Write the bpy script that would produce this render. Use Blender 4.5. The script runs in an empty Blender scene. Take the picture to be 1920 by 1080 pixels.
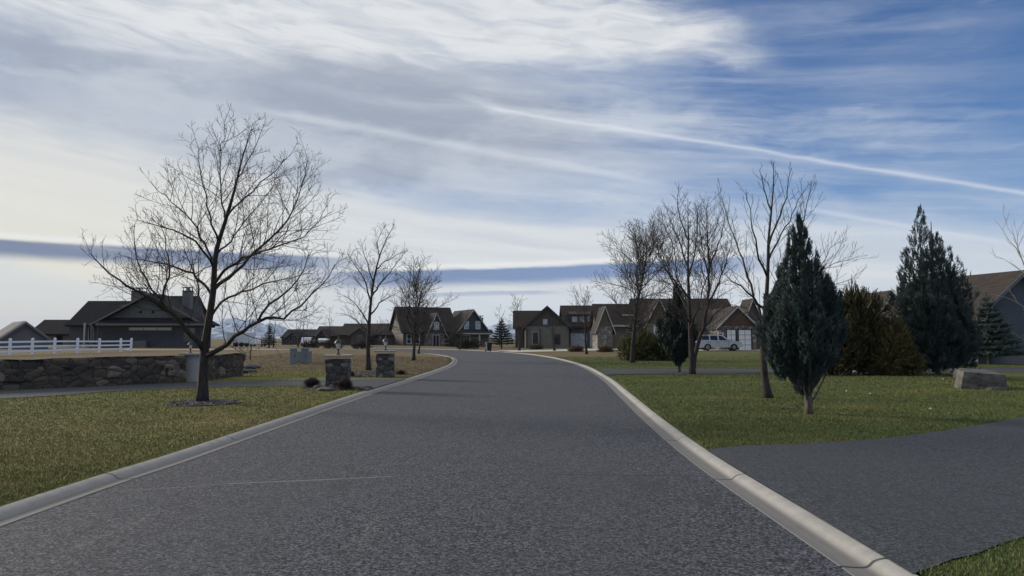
import bpy, bmesh, math, random
import numpy as np
from mathutils import Vector, Matrix, noise as mnoise

C = bpy.context.scene.collection
SC = bpy.context.scene
R = math.radians

# ---------------------------------------------------------------- camera
F, CX, CY, PITCH, CAMZ = 1371.0, 960.0, 540.0, R(3.96), 1.6
cam_d = bpy.data.cameras.new('camera')
cam = bpy.data.objects.new('camera', cam_d)
C.objects.link(cam)
cam.location = (0, 0, CAMZ)
cam.rotation_euler = (R(90) + PITCH, 0, 0)
cam_d.sensor_width = 36.0
cam_d.lens = 36.0 * F / 1920.0
cam_d.clip_start = 0.1
cam_d.clip_end = 40000
SC.camera = cam


def ray(px, py):
    a, b = (px - CX) / F, (CY - py) / F
    return Vector((a, math.cos(PITCH) - b * math.sin(PITCH), math.sin(PITCH) + b * math.cos(PITCH)))


def at(px, py, z=0.0):
    d = ray(px, py)
    t = (z - CAMZ) / d.z
    return Vector((d.x * t, d.y * t, z))


def atd(px, py, dist):
    d = ray(px, py)
    t = dist / d.y
    return Vector((d.x * t, dist, CAMZ + d.z * t))


def sky_deg(px, py):
    d = ray(px, py).normalized()
    return math.degrees(math.atan2(d.x, d.y)), math.degrees(math.asin(d.z))


# ---------------------------------------------------------------- sun, sky, exposure
SUN_AZ, SUN_EL = R(-64), R(16)          # azimuth measured from +Y, negative to the left
sun_d = bpy.data.lights.new('sun', 'SUN')
sun_d.energy = 4.0
sun_d.angle = R(12)
sun_d.color = (1.0, 0.90, 0.76)
sun = bpy.data.objects.new('sun', sun_d)
C.objects.link(sun)
sdir = Vector((math.sin(SUN_AZ) * math.cos(SUN_EL), math.cos(SUN_AZ) * math.cos(SUN_EL), math.sin(SUN_EL)))
sun.rotation_euler = sdir.to_track_quat('Z', 'Y').to_euler()

SC.view_settings.view_transform = 'Standard'
SC.view_settings.look = 'None'
SC.view_settings.exposure = 0.0
SC.view_settings.gamma = 1.0

world = bpy.data.worlds.new('World')
SC.world = world
world.use_nodes = True


class X:
    """tiny expression wrapper over shader math nodes"""
    def __init__(s, nt, sock): s.nt, s.s = nt, sock
    def _m(s, op, *o):
        n = s.nt.nodes.new('ShaderNodeMath'); n.operation = op
        for i, v in enumerate((s,) + o):
            if isinstance(v, X): s.nt.links.new(v.s, n.inputs[i])
            else: n.inputs[i].default_value = v
        return X(s.nt, n.outputs[0])
    def __add__(s, o): return s._m('ADD', o)
    __radd__ = __add__
    def __mul__(s, o): return s._m('MULTIPLY', o)
    __rmul__ = __mul__
    def __sub__(s, o): return s._m('SUBTRACT', o)
    def __rsub__(s, o): return (s * -1.0) + o
    def __truediv__(s, o): return s._m('DIVIDE', o)
    def pow(s, o): return s._m('POWER', o)
    def abs(s): return s._m('ABSOLUTE')
    def exp(s): return s._m('EXPONENT')
    def max(s, o): return s._m('MAXIMUM', o)
    def min(s, o): return s._m('MINIMUM', o)
    def clamp(s): return s.max(0.0).min(1.0)
    def ss(s, a, b):
        n = s.nt.nodes.new('ShaderNodeMapRange'); n.interpolation_type = 'SMOOTHSTEP'
        s.nt.links.new(s.s, n.inputs[0])
        if a <= b:
            n.inputs[1].default_value, n.inputs[2].default_value = a, b
        else:
            n.inputs[1].default_value, n.inputs[2].default_value = b, a
            n.inputs[3].default_value, n.inputs[4].default_value = 1.0, 0.0
        return X(s.nt, n.outputs[0])


def vec3(nt, x, y, z=0.0):
    n = nt.nodes.new('ShaderNodeCombineXYZ')
    for i, v in enumerate((x, y, z)):
        if isinstance(v, X): nt.links.new(v.s, n.inputs[i])
        else: n.inputs[i].default_value = v
    return n.outputs[0]


def noise(nt, vec, scale, detail=4.0, rough=0.55, dist=0.0):
    n = nt.nodes.new('ShaderNodeTexNoise')
    n.inputs['Scale'].default_value = scale
    n.inputs['Detail'].default_value = detail
    n.inputs['Roughness'].default_value = rough
    n.inputs['Distortion'].default_value = dist
    if vec is not None: nt.links.new(vec, n.inputs['Vector'])
    return X(nt, n.outputs[0])


def mixc(nt, fac, a, b):
    n = nt.nodes.new('ShaderNodeMix'); n.data_type = 'RGBA'
    for sock, v in ((n.inputs[0], fac), (n.inputs[6], a), (n.inputs[7], b)):
        if isinstance(v, X): nt.links.new(v.s, sock)
        elif hasattr(v, 'links'): nt.links.new(v, sock)
        elif isinstance(v, (int, float)): sock.default_value = v
        else: sock.default_value = (v[0], v[1], v[2], 1.0)
    return n.outputs[2]


def build_sky():
    nt = world.node_tree
    bg = nt.nodes['Background']
    STR = 0.10
    bg.inputs[1].default_value = STR
    sky = nt.nodes.new('ShaderNodeTexSky')
    sky.sky_type = 'NISHITA'
    sky.sun_disc = False
    sky.sun_elevation = SUN_EL
    sky.sun_rotation = SUN_AZ
    sky.altitude = 1400.0
    sky.air_density = 1.0
    sky.dust_density = 0.6
    sky.ozone_density = 2.5
    tc = nt.nodes.new('ShaderNodeTexCoord')
    sp = nt.nodes.new('ShaderNodeSeparateXYZ')
    nt.links.new(tc.outputs['Generated'], sp.inputs[0])
    dx, dy, dz = (X(nt, sp.outputs[i]) for i in range(3))
    A0 = dx._m('ARCTAN2', dy) * (180 / math.pi)
    E0 = dz._m('ARCSINE') * (180 / math.pi)
    # wisps: warp the sky coordinates with drawn-out noise
    w1 = noise(nt, vec3(nt, A0 * 0.05, E0 * 0.16), 1.0, 3.0) - 0.5
    w2 = noise(nt, vec3(nt, A0 * 0.22 + 7.0, E0 * 0.7), 1.0, 4.0) - 0.5
    w3 = noise(nt, vec3(nt, A0 * 0.05 + 31.0, E0 * 0.16), 1.0, 3.0) - 0.5
    A = A0 + w3 * 9.0 + w2 * 2.0
    E = E0 + w1 * 4.0 + w2 * 1.6

    def blob(px, py, rx, ry, rot=0.0, AA=None, EE=None, p=1.0):
        a, e = sky_deg(px, py)
        k = 1 / 24.0
        ca, sa = math.cos(R(rot)), math.sin(R(rot))
        u = ((AA or A) - a) * ca + ((EE or E) - e) * sa
        v = ((EE or E) - e) * ca - ((AA or A) - a) * sa
        q = (u * (1 / (rx * k))).pow(2) + (v * (1 / (ry * k))).pow(2)
        if p != 1.0: q = q.pow(p)
        return (q * -1.0).exp()

    # streak textures (long thin wisps, tilted like the contrails)
    t = R(-7)
    SA = A0 * math.cos(t) + E0 * math.sin(t)
    SE = E0 * math.cos(t) - A0 * math.sin(t)
    n_long = noise(nt, vec3(nt, SA * 0.035 + w1 * 0.5, SE * 0.55 + w3 * 1.2), 1.0, 7.0, 0.58, 0.3)
    n_fine = noise(nt, vec3(nt, SA * 0.16 + w3 * 1.4, SE * 0.95 + w1 * 2.0 + 11.0), 1.0, 8.0, 0.62, 0.5)
    n_big = noise(nt, vec3(nt, A0 * 0.06 + 3.0, E0 * 0.2 + w2), 1.0, 5.0, 0.55, 0.4)

    # --- bright upper bank
    bank = (blob(150, -10, 480, 66) + blob(560, 10, 330, 78) + blob(900, 30, 300, 88) + blob(1130, 62, 190, 66, -6)
            + blob(1320, 76, 120, 38, -12) * 0.55 + blob(1425, 105, 75, 24, -8) * 0.38)
    bank = (bank * (n_fine * 0.7 + n_big * 0.35 + 0.5)).ss(0.12, 1.35)
    # --- grey sheet on the upper left
    sheet = blob(330, 190, 760, 190, -4) * 1.0 + blob(780, 190, 460, 130, -8) * 0.55
    sheet = (sheet * (n_long * 0.6 + 0.72)).ss(0.03, 1.0)
    # --- pale cloud low on the left and along the horizon
    low = blob(-60, 330, 560, 110, -6) + blob(330, 420, 520, 80, -4) + blob(800, 455, 560, 70) * 0.85 + blob(1400, 520, 640, 80) * 0.75
    low = (low * (n_long * 0.75 + 0.62)).ss(0.08, 1.0)
    hor = E0.ss(9.0, 1.5)
    # --- thin wisps everywhere
    wisp = (n_long.ss(0.36, 0.8) * 0.55 + n_fine.ss(0.46, 0.85) * 0.25 + n_big.ss(0.35, 0.75) * 0.3)
    wregion = (blob(1480, 235, 420, 70, -10) * 0.8 + blob(1050, 260, 520, 150, -8) * 0.95 + blob(1850, 40, 240, 60) * 0.45
               + blob(1520, 30, 200, 50) * 0.35 + blob(1000, 390, 360, 40) * 0.9 + blob(1700, 430, 420, 70) * 0.9 + 0.05)
    wisp = (wisp * wregion * 1.5).clamp()

    # --- contrails are great circles
    def trail(p, q, w, soft_to, amp, jit=0.5):
        a, b = ray(*p).normalized(), ray(*q).normalized()
        n = a.cross(b).normalized()
        m = (a + b).normalized()
        t_ = (b - a).normalized()
        half = (b - a).length / 2
        dist = (dx * n.x + dy * n.y + dz * n.z) * (180 / math.pi) + (n_fine - 0.5) * jit + (w2 * 0.25 * jit)
        along = (dx * t_.x + dy * t_.y + dz * t_.z - m.dot(t_)) * (1 / half)
        core = (dist * (1 / w)).pow(2) * -1.0
        return core.exp() * along.abs().ss(1.0 + soft_to, 1.0 - soft_to) * amp
    trails = (trail((925, 204), (2300, 422), 0.14, 0.05, 0.38) + trail((925, 204), (2300, 422), 0.40, 0.1, 0.14)
              + trail((480, 205), (1230, 342), 0.30, 0.25, 0.34) + trail((1500, 390), (1900, 458), 0.16, 0.3, 0.35)
              + trail((110, 78), (400, 112), 0.22, 0.3, 0.30) + trail((860, 180), (960, 215), 0.3, 0.5, 0.3, 1.5))

    # --- clear slits low in the sky
    def slit(px, py, rx, ry, rot):
        a, e = sky_deg(px, py)
        k = 1 / 24.0
        s_, c_ = math.sin(R(rot)), math.cos(R(rot))
        AA, EE = A0, E0 + (n_fine - 0.5) * 0.35 + w1 * 0.5
        u = (AA - a) * c_ + (EE - e) * s_
        v = (EE - e) * c_ - (AA - a) * s_
        th = (u * (1 / (rx * k))).pow(4) * -1.0
        th = th.exp()
        vv = v * (1 / (ry * k))
        body = vv.ss(1.1, 0.65) * vv.ss(-1.7, -0.3) * th.ss(0.0, 0.8) * (n_long.ss(0.25, 0.5) * 0.3 + 0.7)
        rim = ((vv - 1.35) * 3.2).pow(2) * -1.0
        return body, rim.exp() * th.ss(0.1, 0.8)
    s1, r1 = slit(170, 473, 410, 14, -0.5)
    s2, r2 = slit(1010, 514, 400, 15, 2.0)
    s3, r3 = slit(900, 551, 140, 4, 1.0)
    s4, _ = slit(1130, 400, 320, 9, -1.0)
    slits = (s1 + s2 + s3 * 0.45).clamp()

    # --- compose
    blue = mixc(nt, 1.0, (0, 0, 0), sky.outputs[0])
    tint = nt.nodes.new('ShaderNodeMix'); tint.data_type = 'RGBA'; tint.blend_type = 'MULTIPLY'
    tint.inputs[0].default_value = 1.0
    nt.links.new(blue, tint.inputs[6]); tint.inputs[7].default_value = (0.66, 0.94, 1.28, 1)
    base = tint.outputs[2]
    K = 1.0 / STR
    haze = (E0.ss(16.0, -1.0) * 0.55 + A0.ss(30.0, -30.0) * 0.25).clamp()
    col = mixc(nt, haze, base, (0.50 * K, 0.58 * K, 0.70 * K))
    shade = (n_big.ss(0.35, 0.7))
    greyc = mixc(nt, shade, (0.37 * K, 0.41 * K, 0.485 * K), (0.57 * K, 0.605 * K, 0.66 * K))
    col = mixc(nt, sheet * 0.9, col, greyc)
    lowc = mixc(nt, n_long.ss(0.3, 0.68), (0.63 * K, 0.67 * K, 0.715 * K), (0.79 * K, 0.805 * K, 0.80 * K))
    warm = A0.ss(-6.0, -36.0) * E0.ss(19.0, 3.0)
    lowc = mixc(nt, warm * 0.9, lowc, (0.86 * K, 0.82 * K, 0.68 * K))
    horc = mixc(nt, A0.ss(5.0, -38.0), (0.74 * K, 0.785 * K, 0.83 * K), (0.80 * K, 0.765 * K, 0.69 * K))
    col = mixc(nt, hor * 0.85, col, horc)
    col = mixc(nt, low * 0.92, col, lowc)
    col = mixc(nt, wisp * 0.62, col, (0.66 * K, 0.71 * K, 0.78 * K))
    bankc = mixc(nt, n_fine.ss(0.3, 0.62), (0.58 * K, 0.62 * K, 0.68 * K), (0.78 * K, 0.80 * K, 0.82 * K))
    col = mixc(nt, bank * 0.95, col, bankc)
    col = mixc(nt, trails.clamp(), col, (0.78 * K, 0.82 * K, 0.88 * K))
    slitc = mixc(nt, A0.ss(-30.0, 10.0), (0.15 * K, 0.205 * K, 0.34 * K), (0.17 * K, 0.27 * K, 0.50 * K))
    # bright cloud added overhead, out of view, to lift the light on the ground
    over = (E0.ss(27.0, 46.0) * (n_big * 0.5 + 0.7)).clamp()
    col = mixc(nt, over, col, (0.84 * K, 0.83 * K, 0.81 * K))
    col = mixc(nt, ((r1 + r2) * 0.85).clamp(), col, (0.86 * K, 0.87 * K, 0.85 * K))
    col = mixc(nt, slits * 0.92, col, slitc)
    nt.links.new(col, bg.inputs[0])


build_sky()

# ---------------------------------------------------------------- mesh helpers
class MB:
    """collects faces and links them as ONE mesh object"""
    def __init__(s): s.v, s.f = [], []
    def add(s, vs, fs):
        o = len(s.v); s.v += [tuple(v) for v in vs]; s.f += [tuple(i + o for i in f) for f in fs]
    def poly(s, pts): s.add(pts, [tuple(range(len(pts)))])
    def box(s, x0, x1, y0, y1, z0, z1):
        s.add([(x0, y0, z0), (x1, y0, z0), (x1, y1, z0), (x0, y1, z0), (x0, y0, z1), (x1, y0, z1), (x1, y1, z1), (x0, y1, z1)],
              [(0, 3, 2, 1), (4, 5, 6, 7), (0, 1, 5, 4), (1, 2, 6, 5), (2, 3, 7, 6), (3, 0, 4, 7)])
    def bbox(s, x0, x1, y0, y1, z0, z1, b=0.02):
        """box with chamfered edges"""
        bm = bmesh.new()
        bmesh.ops.create_cube(bm, size=1.0)
        for v in bm.verts:
            v.co = Vector(((x0 + x1) / 2 + v.co.x * (x1 - x0), (y0 + y1) / 2 + v.co.y * (y1 - y0), (z0 + z1) / 2 + v.co.z * (z1 - z0)))
        bmesh.ops.bevel(bm, geom=bm.edges[:], offset=b, segments=2, affect='EDGES', profile=0.6)
        s.bm(bm)
    def bm(s, bm, mtx=None):
        bm.verts.index_update()
        s.add([(mtx @ v.co) if mtx else v.co for v in bm.verts], [[v.index for v in f.verts] for f in bm.faces])
        bm.free()
    def prism(s, prof, axis, a0, a1):
        """extrude a polygon: axis 'y' takes (x,z) points, 'x' takes (y,z), 'z' takes (x,y)"""
        mk = {'y': lambda p, a: (p[0], a, p[1]), 'x': lambda p, a: (a, p[0], p[1]), 'z': lambda p, a: (p[0], p[1], a)}[axis]
        n = len(prof)
        s.add([mk(p, a0) for p in prof] + [mk(p, a1) for p in prof],
              [tuple(range(n))[::-1], tuple(range(n, 2 * n))] + [(i, (i + 1) % n, n + (i + 1) % n, n + i) for i in range(n)])
    def tube(s, pts, rad, n=6, cap=True):
        pts = [Vector(p) for p in pts]
        if not hasattr(rad, '__len__'): rad = [rad] * len(pts)
        vs, fs = [], []
        t0 = (pts[1] - pts[0]).normalized()
        a = t0.orthogonal().normalized()
        for i, p in enumerate(pts):
            t = (pts[min(i + 1, len(pts) - 1)] - pts[max(i - 1, 0)]).normalized()
            a = (a - t * a.dot(t)).normalized()
            b = t.cross(a)
            for k in range(n):
                w = 2 * math.pi * k / n
                vs.append(p + (a * math.cos(w) + b * math.sin(w)) * rad[i])
        for i in range(len(pts) - 1):
            for k in range(n):
                fs.append((i * n + k, i * n + (k + 1) % n, (i + 1) * n + (k + 1) % n, (i + 1) * n + k))
        if cap:
            fs.append(tuple(range(n))[::-1]); fs.append(tuple(range((len(pts) - 1) * n, len(pts) * n)))
        s.add(vs, fs)
    def lathe(s, prof, n=12, c=(0, 0, 0), rot=0.0):
        vs, fs = [], []
        for r, z in prof:
            for k in range(n):
                w = 2 * math.pi * k / n + rot
                vs.append((c[0] + r * math.cos(w), c[1] + r * math.sin(w), c[2] + z))
        for i in range(len(prof) - 1):
            for k in range(n):
                fs.append((i * n + k, i * n + (k + 1) % n, (i + 1) * n + (k + 1) % n, (i + 1) * n + k))
        fs.append(tuple(range(n))[::-1]); fs.append(tuple(range((len(prof) - 1) * n, len(prof) * n)))
        s.add(vs, fs)
    def build(s, name, mat, parent=None, smooth=False, loc=None):
        me = bpy.data.meshes.new(name)
        me.from_pydata(s.v, [], s.f); me.update()
        if smooth: me.polygons.foreach_set('use_smooth', [True] * len(me.polygons))
        me.materials.append(mat)
        o = bpy.data.objects.new(name, me); C.objects.link(o)
        if parent is not None: o.parent = parent
        if loc is not None: o.location = loc
        return o


def np_mesh(name, verts, faces, mat, parent=None, color=None, smooth=False):
    """fast mesh from arrays; faces (n,3) or (n,4); color (nverts,3)"""
    me = bpy.data.meshes.new(name)
    k = faces.shape[1]
    me.vertices.add(len(verts)); me.vertices.foreach_set('co', np.ascontiguousarray(verts, dtype=np.float32).ravel())
    me.loops.add(faces.size); me.loops.foreach_set('vertex_index', np.ascontiguousarray(faces, dtype=np.int32).ravel())
    me.polygons.add(len(faces))
    me.polygons.foreach_set('loop_start', np.arange(0, faces.size, k, dtype=np.int32))
    if smooth: me.polygons.foreach_set('use_smooth', np.ones(len(faces), dtype=bool))
    me.update(calc_edges=True)
    if color is not None:
        at_ = me.color_attributes.new('tone', 'FLOAT_COLOR', 'POINT')
        c4 = np.ones((len(verts), 4), dtype=np.float32); c4[:, :3] = color
        at_.data.foreach_set('color', c4.ravel())
    me.materials.append(mat)
    o = bpy.data.objects.new(name, me); C.objects.link(o)
    if parent is not None: o.parent = parent
    return o


def tag(o, label=None, cat=None, group=None, kind=None):
    if label: o['label'] = label
    if cat: o['category'] = cat
    if group: o['group'] = group
    if kind: o['kind'] = kind
    return o


def thing(name, label, cat, loc=(0, 0, 0), rz=0.0, group=None):
    o = bpy.data.objects.new(name, None); C.objects.link(o)
    o.location = loc; o.rotation_euler = (0, 0, rz)
    o.empty_display_size = 0.2
    return tag(o, label, cat, group)


def copy_tree(o, parent=None):
    c = o.copy(); C.objects.link(c)
    if parent is not None: c.parent = parent
    for ch in list(o.children): copy_tree(ch, c)
    return c


# ---------------------------------------------------------------- materials
def new_mat(name):
    m = bpy.data.materials.new(name); m.use_nodes = True
    nt = m.node_tree
    return m, nt, nt.nodes['Principled BSDF']


def coords(nt, space='pos', scale=None):
    if space == 'pos':
        s = nt.nodes.new('ShaderNodeNewGeometry').outputs['Position']
    else:
        s = nt.nodes.new('ShaderNodeTexCoord').outputs['Object']
    if scale:
        mp = nt.nodes.new('ShaderNodeMapping'); mp.inputs['Scale'].default_value = scale
        nt.links.new(s, mp.inputs['Vector']); s = mp.outputs[0]
    return s


def setc(nt, sock, v):
    if hasattr(v, 'links'): nt.links.new(v, sock)
    else: sock.default_value = (v[0], v[1], v[2], 1)


def bump(nt, b, height, strength=0.5, dist=0.02):
    n = nt.nodes.new('ShaderNodeBump'); n.inputs['Strength'].default_value = strength; n.inputs['Distance'].default_value = dist
    nt.links.new(height.s if isinstance(height, X) else height, n.inputs['Height'])
    nt.links.new(n.outputs[0], b.inputs['Normal'])


def voro(nt, vec, scale, feature='F1', rnd=1.0):
    n = nt.nodes.new('ShaderNodeTexVoronoi'); n.feature = feature
    n.inputs['Scale'].default_value = scale; n.inputs['Randomness'].default_value = rnd
    nt.links.new(vec, n.inputs['Vector'])
    return n


def sepc(nt, col, i=0):
    n = nt.nodes.new('ShaderNodeSeparateColor'); nt.links.new(col, n.inputs[0]); return X(nt, n.outputs[i])


def M_plain(name, c, rough=0.8, var=0.2, scale=3.0, bmp=0.0, space='obj', spec=0.3, metal=0.0, stretch=None):
    """one colour broken up by two sizes of noise"""
    m, nt, b = new_mat(name)
    v = coords(nt, space, stretch)
    n = noise(nt, v, scale, 6.0, 0.6); n2 = noise(nt, v, scale * 7.3, 3.0)
    f = (n * 0.7 + n2 * 0.3).ss(0.3, 0.7)
    col = mixc(nt, f, [x * (1 - var) for x in c], [min(1, x * (1 + var)) for x in c])
    setc(nt, b.inputs['Base Color'], col)
    b.inputs['Roughness'].default_value = rough
    b.inputs['Specular IOR Level'].default_value = spec
    b.inputs['Metallic'].default_value = metal
    if bmp: bump(nt, b, n2, bmp, 0.02)
    return m


def M_boards(name, c, period=0.3, horiz=False, rough=0.7, var=0.12, depth=0.5):
    """painted boards with narrow shadow gaps cut by bump"""
    m, nt, b = new_mat(name)
    v = coords(nt, 'obj')
    sp = nt.nodes.new('ShaderNodeSeparateXYZ'); nt.links.new(v, sp.inputs[0])
    t = X(nt, sp.outputs[2]) if horiz else X(nt, sp.outputs[0]) + X(nt, sp.outputs[1])
    q = (t * (1 / period))._m('FRACT')
    groove = q.ss(0.0, 0.08) * q.ss(1.0, 0.92)
    n = noise(nt, v, 0.8, 5.0); n2 = noise(nt, v, 14.0, 3.0)
    f = (n * 0.6 + n2 * 0.4).ss(0.3, 0.7)
    col = mixc(nt, f, [x * (1 - var) for x in c], [x * (1 + var) for x in c])
    setc(nt, b.inputs['Base Color'], col); b.inputs['Roughness'].default_value = rough
    b.inputs['Specular IOR Level'].default_value = 0.25
    bump(nt, b, groove, depth, 0.03)
    return m


def M_shingle(name, c, rough=0.85):
    m, nt, b = new_mat(name)
    v = coords(nt, 'obj')
    br = nt.nodes.new('ShaderNodeTexBrick'); br.inputs['Scale'].default_value = 1.0
    br.inputs['Brick Width'].default_value = 0.45; br.inputs['Row Height'].default_value = 0.2
    br.inputs['Mortar Size'].default_value = 0.012
    br.inputs['Color1'].default_value = (*[x * 0.72 for x in c], 1); br.inputs['Color2'].default_value = (*[x * 1.3 for x in c], 1)
    br.inputs['Mortar'].default_value = (*[x * 0.45 for x in c], 1)
    sp = nt.nodes.new('ShaderNodeSeparateXYZ'); nt.links.new(v, sp.inputs[0])
    vec = vec3(nt, X(nt, sp.outputs[0]) + X(nt, sp.outputs[1]), X(nt, sp.outputs[2]) * 1.6)
    nt.links.new(vec, br.inputs['Vector'])
    n = noise(nt, v, 0.5, 5.0).ss(0.3, 0.7)
    col = mixc(nt, n * 0.5, br.outputs[0], [x * 0.8 for x in c])
    setc(nt, b.inputs['Base Color'], col); b.inputs['Roughness'].default_value = rough
    b.inputs['Specular IOR Level'].default_value = 0.2
    return m


def M_stone(name, scale, cols, mortar, space='pos', stretch=(1, 1, 1.35), gap=0.06, bmp=0.8):
    """random rubble masonry: cells with dark joints"""
    m, nt, b = new_mat(name)
    v = coords(nt, space, stretch)
    wob = nt.nodes.new('ShaderNodeTexNoise'); wob.inputs['Scale'].default_value = scale * 1.2
    nt.links.new(v, wob.inputs['Vector'])
    va = nt.nodes.new('ShaderNodeVectorMath'); va.operation = 'MULTIPLY_ADD'
    nt.links.new(wob.outputs['Color'], va.inputs[0]); va.inputs[1].default_value = (0.35 / scale,) * 3
    nt.links.new(v, va.inputs[2])
    w = va.outputs[0]
    cell = voro(nt, w, scale); edge = voro(nt, w, scale, 'DISTANCE_TO_EDGE')
    r1, r2 = sepc(nt, cell.outputs['Color'], 0), sepc(nt, cell.outputs['Color'], 1)
    fine = noise(nt, v, scale * 5, 6.0, 0.65)
    col = mixc(nt, r1, cols[0], cols[1])
    col = mixc(nt, r2.ss(0.72, 0.8), col, cols[2])
    col = mixc(nt, fine.ss(0.35, 0.7) * 0.55, col, [x * 1.5 for x in cols[0]])
    e = X(nt, edge.outputs[0])
    j = e.ss(gap, gap * 0.3)
    col = mixc(nt, j, col, mortar)
    setc(nt, b.inputs['Base Color'], col); b.inputs['Roughness'].default_value = 0.9
    b.inputs['Specular IOR Level'].default_value = 0.2
    bump(nt, b, e.min(0.25) * 2.0 + fine * 0.25 + r2 * 0.3, bmp, 0.06)
    return m


def M_glass(name, c=(0.02, 0.025, 0.03), rough=0.08):
    m, nt, b = new_mat(name)
    n = noise(nt, coords(nt, 'obj'), 0.8, 2.0)
    setc(nt, b.inputs['Base Color'], mixc(nt, n, c, [x * 1.8 for x in c]))
    b.inputs['Roughness'].default_value = rough; b.inputs['Specular IOR Level'].default_value = 0.6
    return m


def M_tone(name, rough=0.75, spec=0.2, trans=0.0, mul=(1, 1, 1)):
    """colour from the per-vertex 'tone' attribute (leaf-to-leaf variation)"""
    m, nt, b = new_mat(name)
    a = nt.nodes.new('ShaderNodeVertexColor'); a.layer_name = 'tone'
    n = noise(nt, coords(nt, 'pos'), 1.3, 3.0)
    col = mixc(nt, n.ss(0.3, 0.7) * 0.25, a.outputs[0], (0.5 * 0.1, 0.5 * 0.1, 0.03))
    setc(nt, b.inputs['Base Color'], col)
    b.inputs['Roughness'].default_value = rough; b.inputs['Specular IOR Level'].default_value = spec
    return m


def seg_mask(nt, x, y, p, q, w, jit=None, soft=0.5):
    """1 inside a thin line from p to q on the ground"""
    d = Vector((q[0] - p[0], q[1] - p[1])); L = d.length; d /= L
    u = (x - p[0]) * d.x + (y - p[1]) * d.y
    v = (y - p[1]) * d.x - (x - p[0]) * d.y
    if jit is not None: v = v + jit
    return v.abs().ss(w, w * soft) * u.ss(-0.2, 0.3) * u.ss(L + 0.2, L - 0.3)


def M_asphalt(name, base, speck, marks=False):
    m, nt, b = new_mat(name)
    v = coords(nt, 'pos')
    sp = nt.nodes.new('ShaderNodeSeparateXYZ'); nt.links.new(v, sp.inputs[0])
    x, y = X(nt, sp.outputs[0]), X(nt, sp.outputs[1])
    c1 = voro(nt, v, 100.0); c2 = voro(nt, v, 50.0)
    g = sepc(nt, c1.outputs['Color']) * 0.5 + sepc(nt, c2.outputs['Color']) * 0.5
    mid = noise(nt, v, 16.0, 6.0, 0.75)
    big = noise(nt, v, 0.35, 5.0, 0.6)
    k = (g.pow(2.6) * 1.75 + mid * 0.2 - 0.10).clamp()
    col = mixc(nt, k, [c * (1 - speck) for c in base], [c * (1 + speck * 3.6) for c in base])
    col = mixc(nt, big.ss(0.35, 0.75) * 0.35, col, [c * 1.45 for c in base])
    if marks:
        jit = (noise(nt, v, 1.6, 4.0) - 0.5) * 0.10
        warp = (noise(nt, v, 0.12, 3.0) - 0.5) * 1.5
        tracks = (((x + warp + 2.4) * 1.6).pow(2) * -1.0).exp() + (((x + warp - 0.9) * 1.6).pow(2) * -1.0).exp()
        col = mixc(nt, tracks * mid.ss(0.2, 0.7) * 0.38, col, [c * 1.7 for c in base])
        lt = seg_mask(nt, x, y, at(405, 908), at(745, 893), 0.026, jit * 0.5)
        lt2 = seg_mask(nt, x, y, at(220, 921), at(400, 909), 0.02, jit * 0.5) * 0.5
        dk = seg_mask(nt, x, y, at(1020, 889), at(1335, 893), 0.038, jit * 0.6)
        sm = seg_mask(nt, x, y, at(125, 1035), at(300, 955), 0.09, jit * 2.0, 0.1) * mid.ss(0.45, 0.65)
        sm2 = seg_mask(nt, x, y, at(660, 1040), at(720, 960), 0.12, jit * 2.0, 0.1) * mid.ss(0.4, 0.65) * 0.4
        col = mixc(nt, (lt + lt2 + (sm + sm2) * 0.7).clamp() * 0.5, col, (0.30, 0.29, 0.27))
        pt = seg_mask(nt, x, y, at(905, 865), at(1010, 865), 0.16, jit * 3.0, 0.2) * mid.ss(0.4, 0.6) * 0.6
        col = mixc(nt, (dk * 0.8 + pt).clamp(), col, (0.03, 0.03, 0.033))
        # polished, paler lanes and darker oily patches of irregular outline
        pat = noise(nt, coords(nt, 'pos', (1.0, 0.45, 1)), 0.9, 5.0, 0.6, 0.6)
        col = mixc(nt, pat.ss(0.60, 0.68) * 0.30, col, [c * 0.55 for c in base])
        col = mixc(nt, pat.ss(0.42, 0.34) * 0.22, col, [c * 2.2 for c in base])
    setc(nt, b.inputs['Base Color'], col)
    b.inputs['Roughness'].default_value = 0.85; b.inputs['Specular IOR Level'].default_value = 0.25
    bump(nt, b, g * 0.85 + mid * 0.15, 0.5, 0.008)
    return m


def M_concrete(name, c, gutter=False):
    m, nt, b = new_mat(name)
    v = coords(nt, 'pos')
    n = noise(nt, v, 5.0, 8.0, 0.7); f = noise(nt, v, 60.0, 3.0); st = noise(nt, v, 0.5, 4.0)
    col = mixc(nt, n.ss(0.3, 0.75), [x * 0.84 for x in c], [x * 1.08 for x in c])
    col = mixc(nt, st.ss(0.5, 0.75) * 0.3, col, [x * 0.65 for x in c])
    col = mixc(nt, f.ss(0.62, 0.72) * 0.4, col, [x * 0.45 for x in c])
    if gutter:      # road dirt washed into the pan
        a = nt.nodes.new('ShaderNodeVertexColor'); a.layer_name = 'dirt'
        col = mixc(nt, sepc(nt, a.outputs[0]) * (n * 0.7 + 0.35), col, (0.085, 0.083, 0.083))
    setc(nt, b.inputs['Base Color'], col); b.inputs['Roughness'].default_value = 0.9
    b.inputs['Specular IOR Level'].default_value = 0.25
    bump(nt, b, n * 0.6 + f * 0.4, 0.35, 0.012)
    return m


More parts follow.
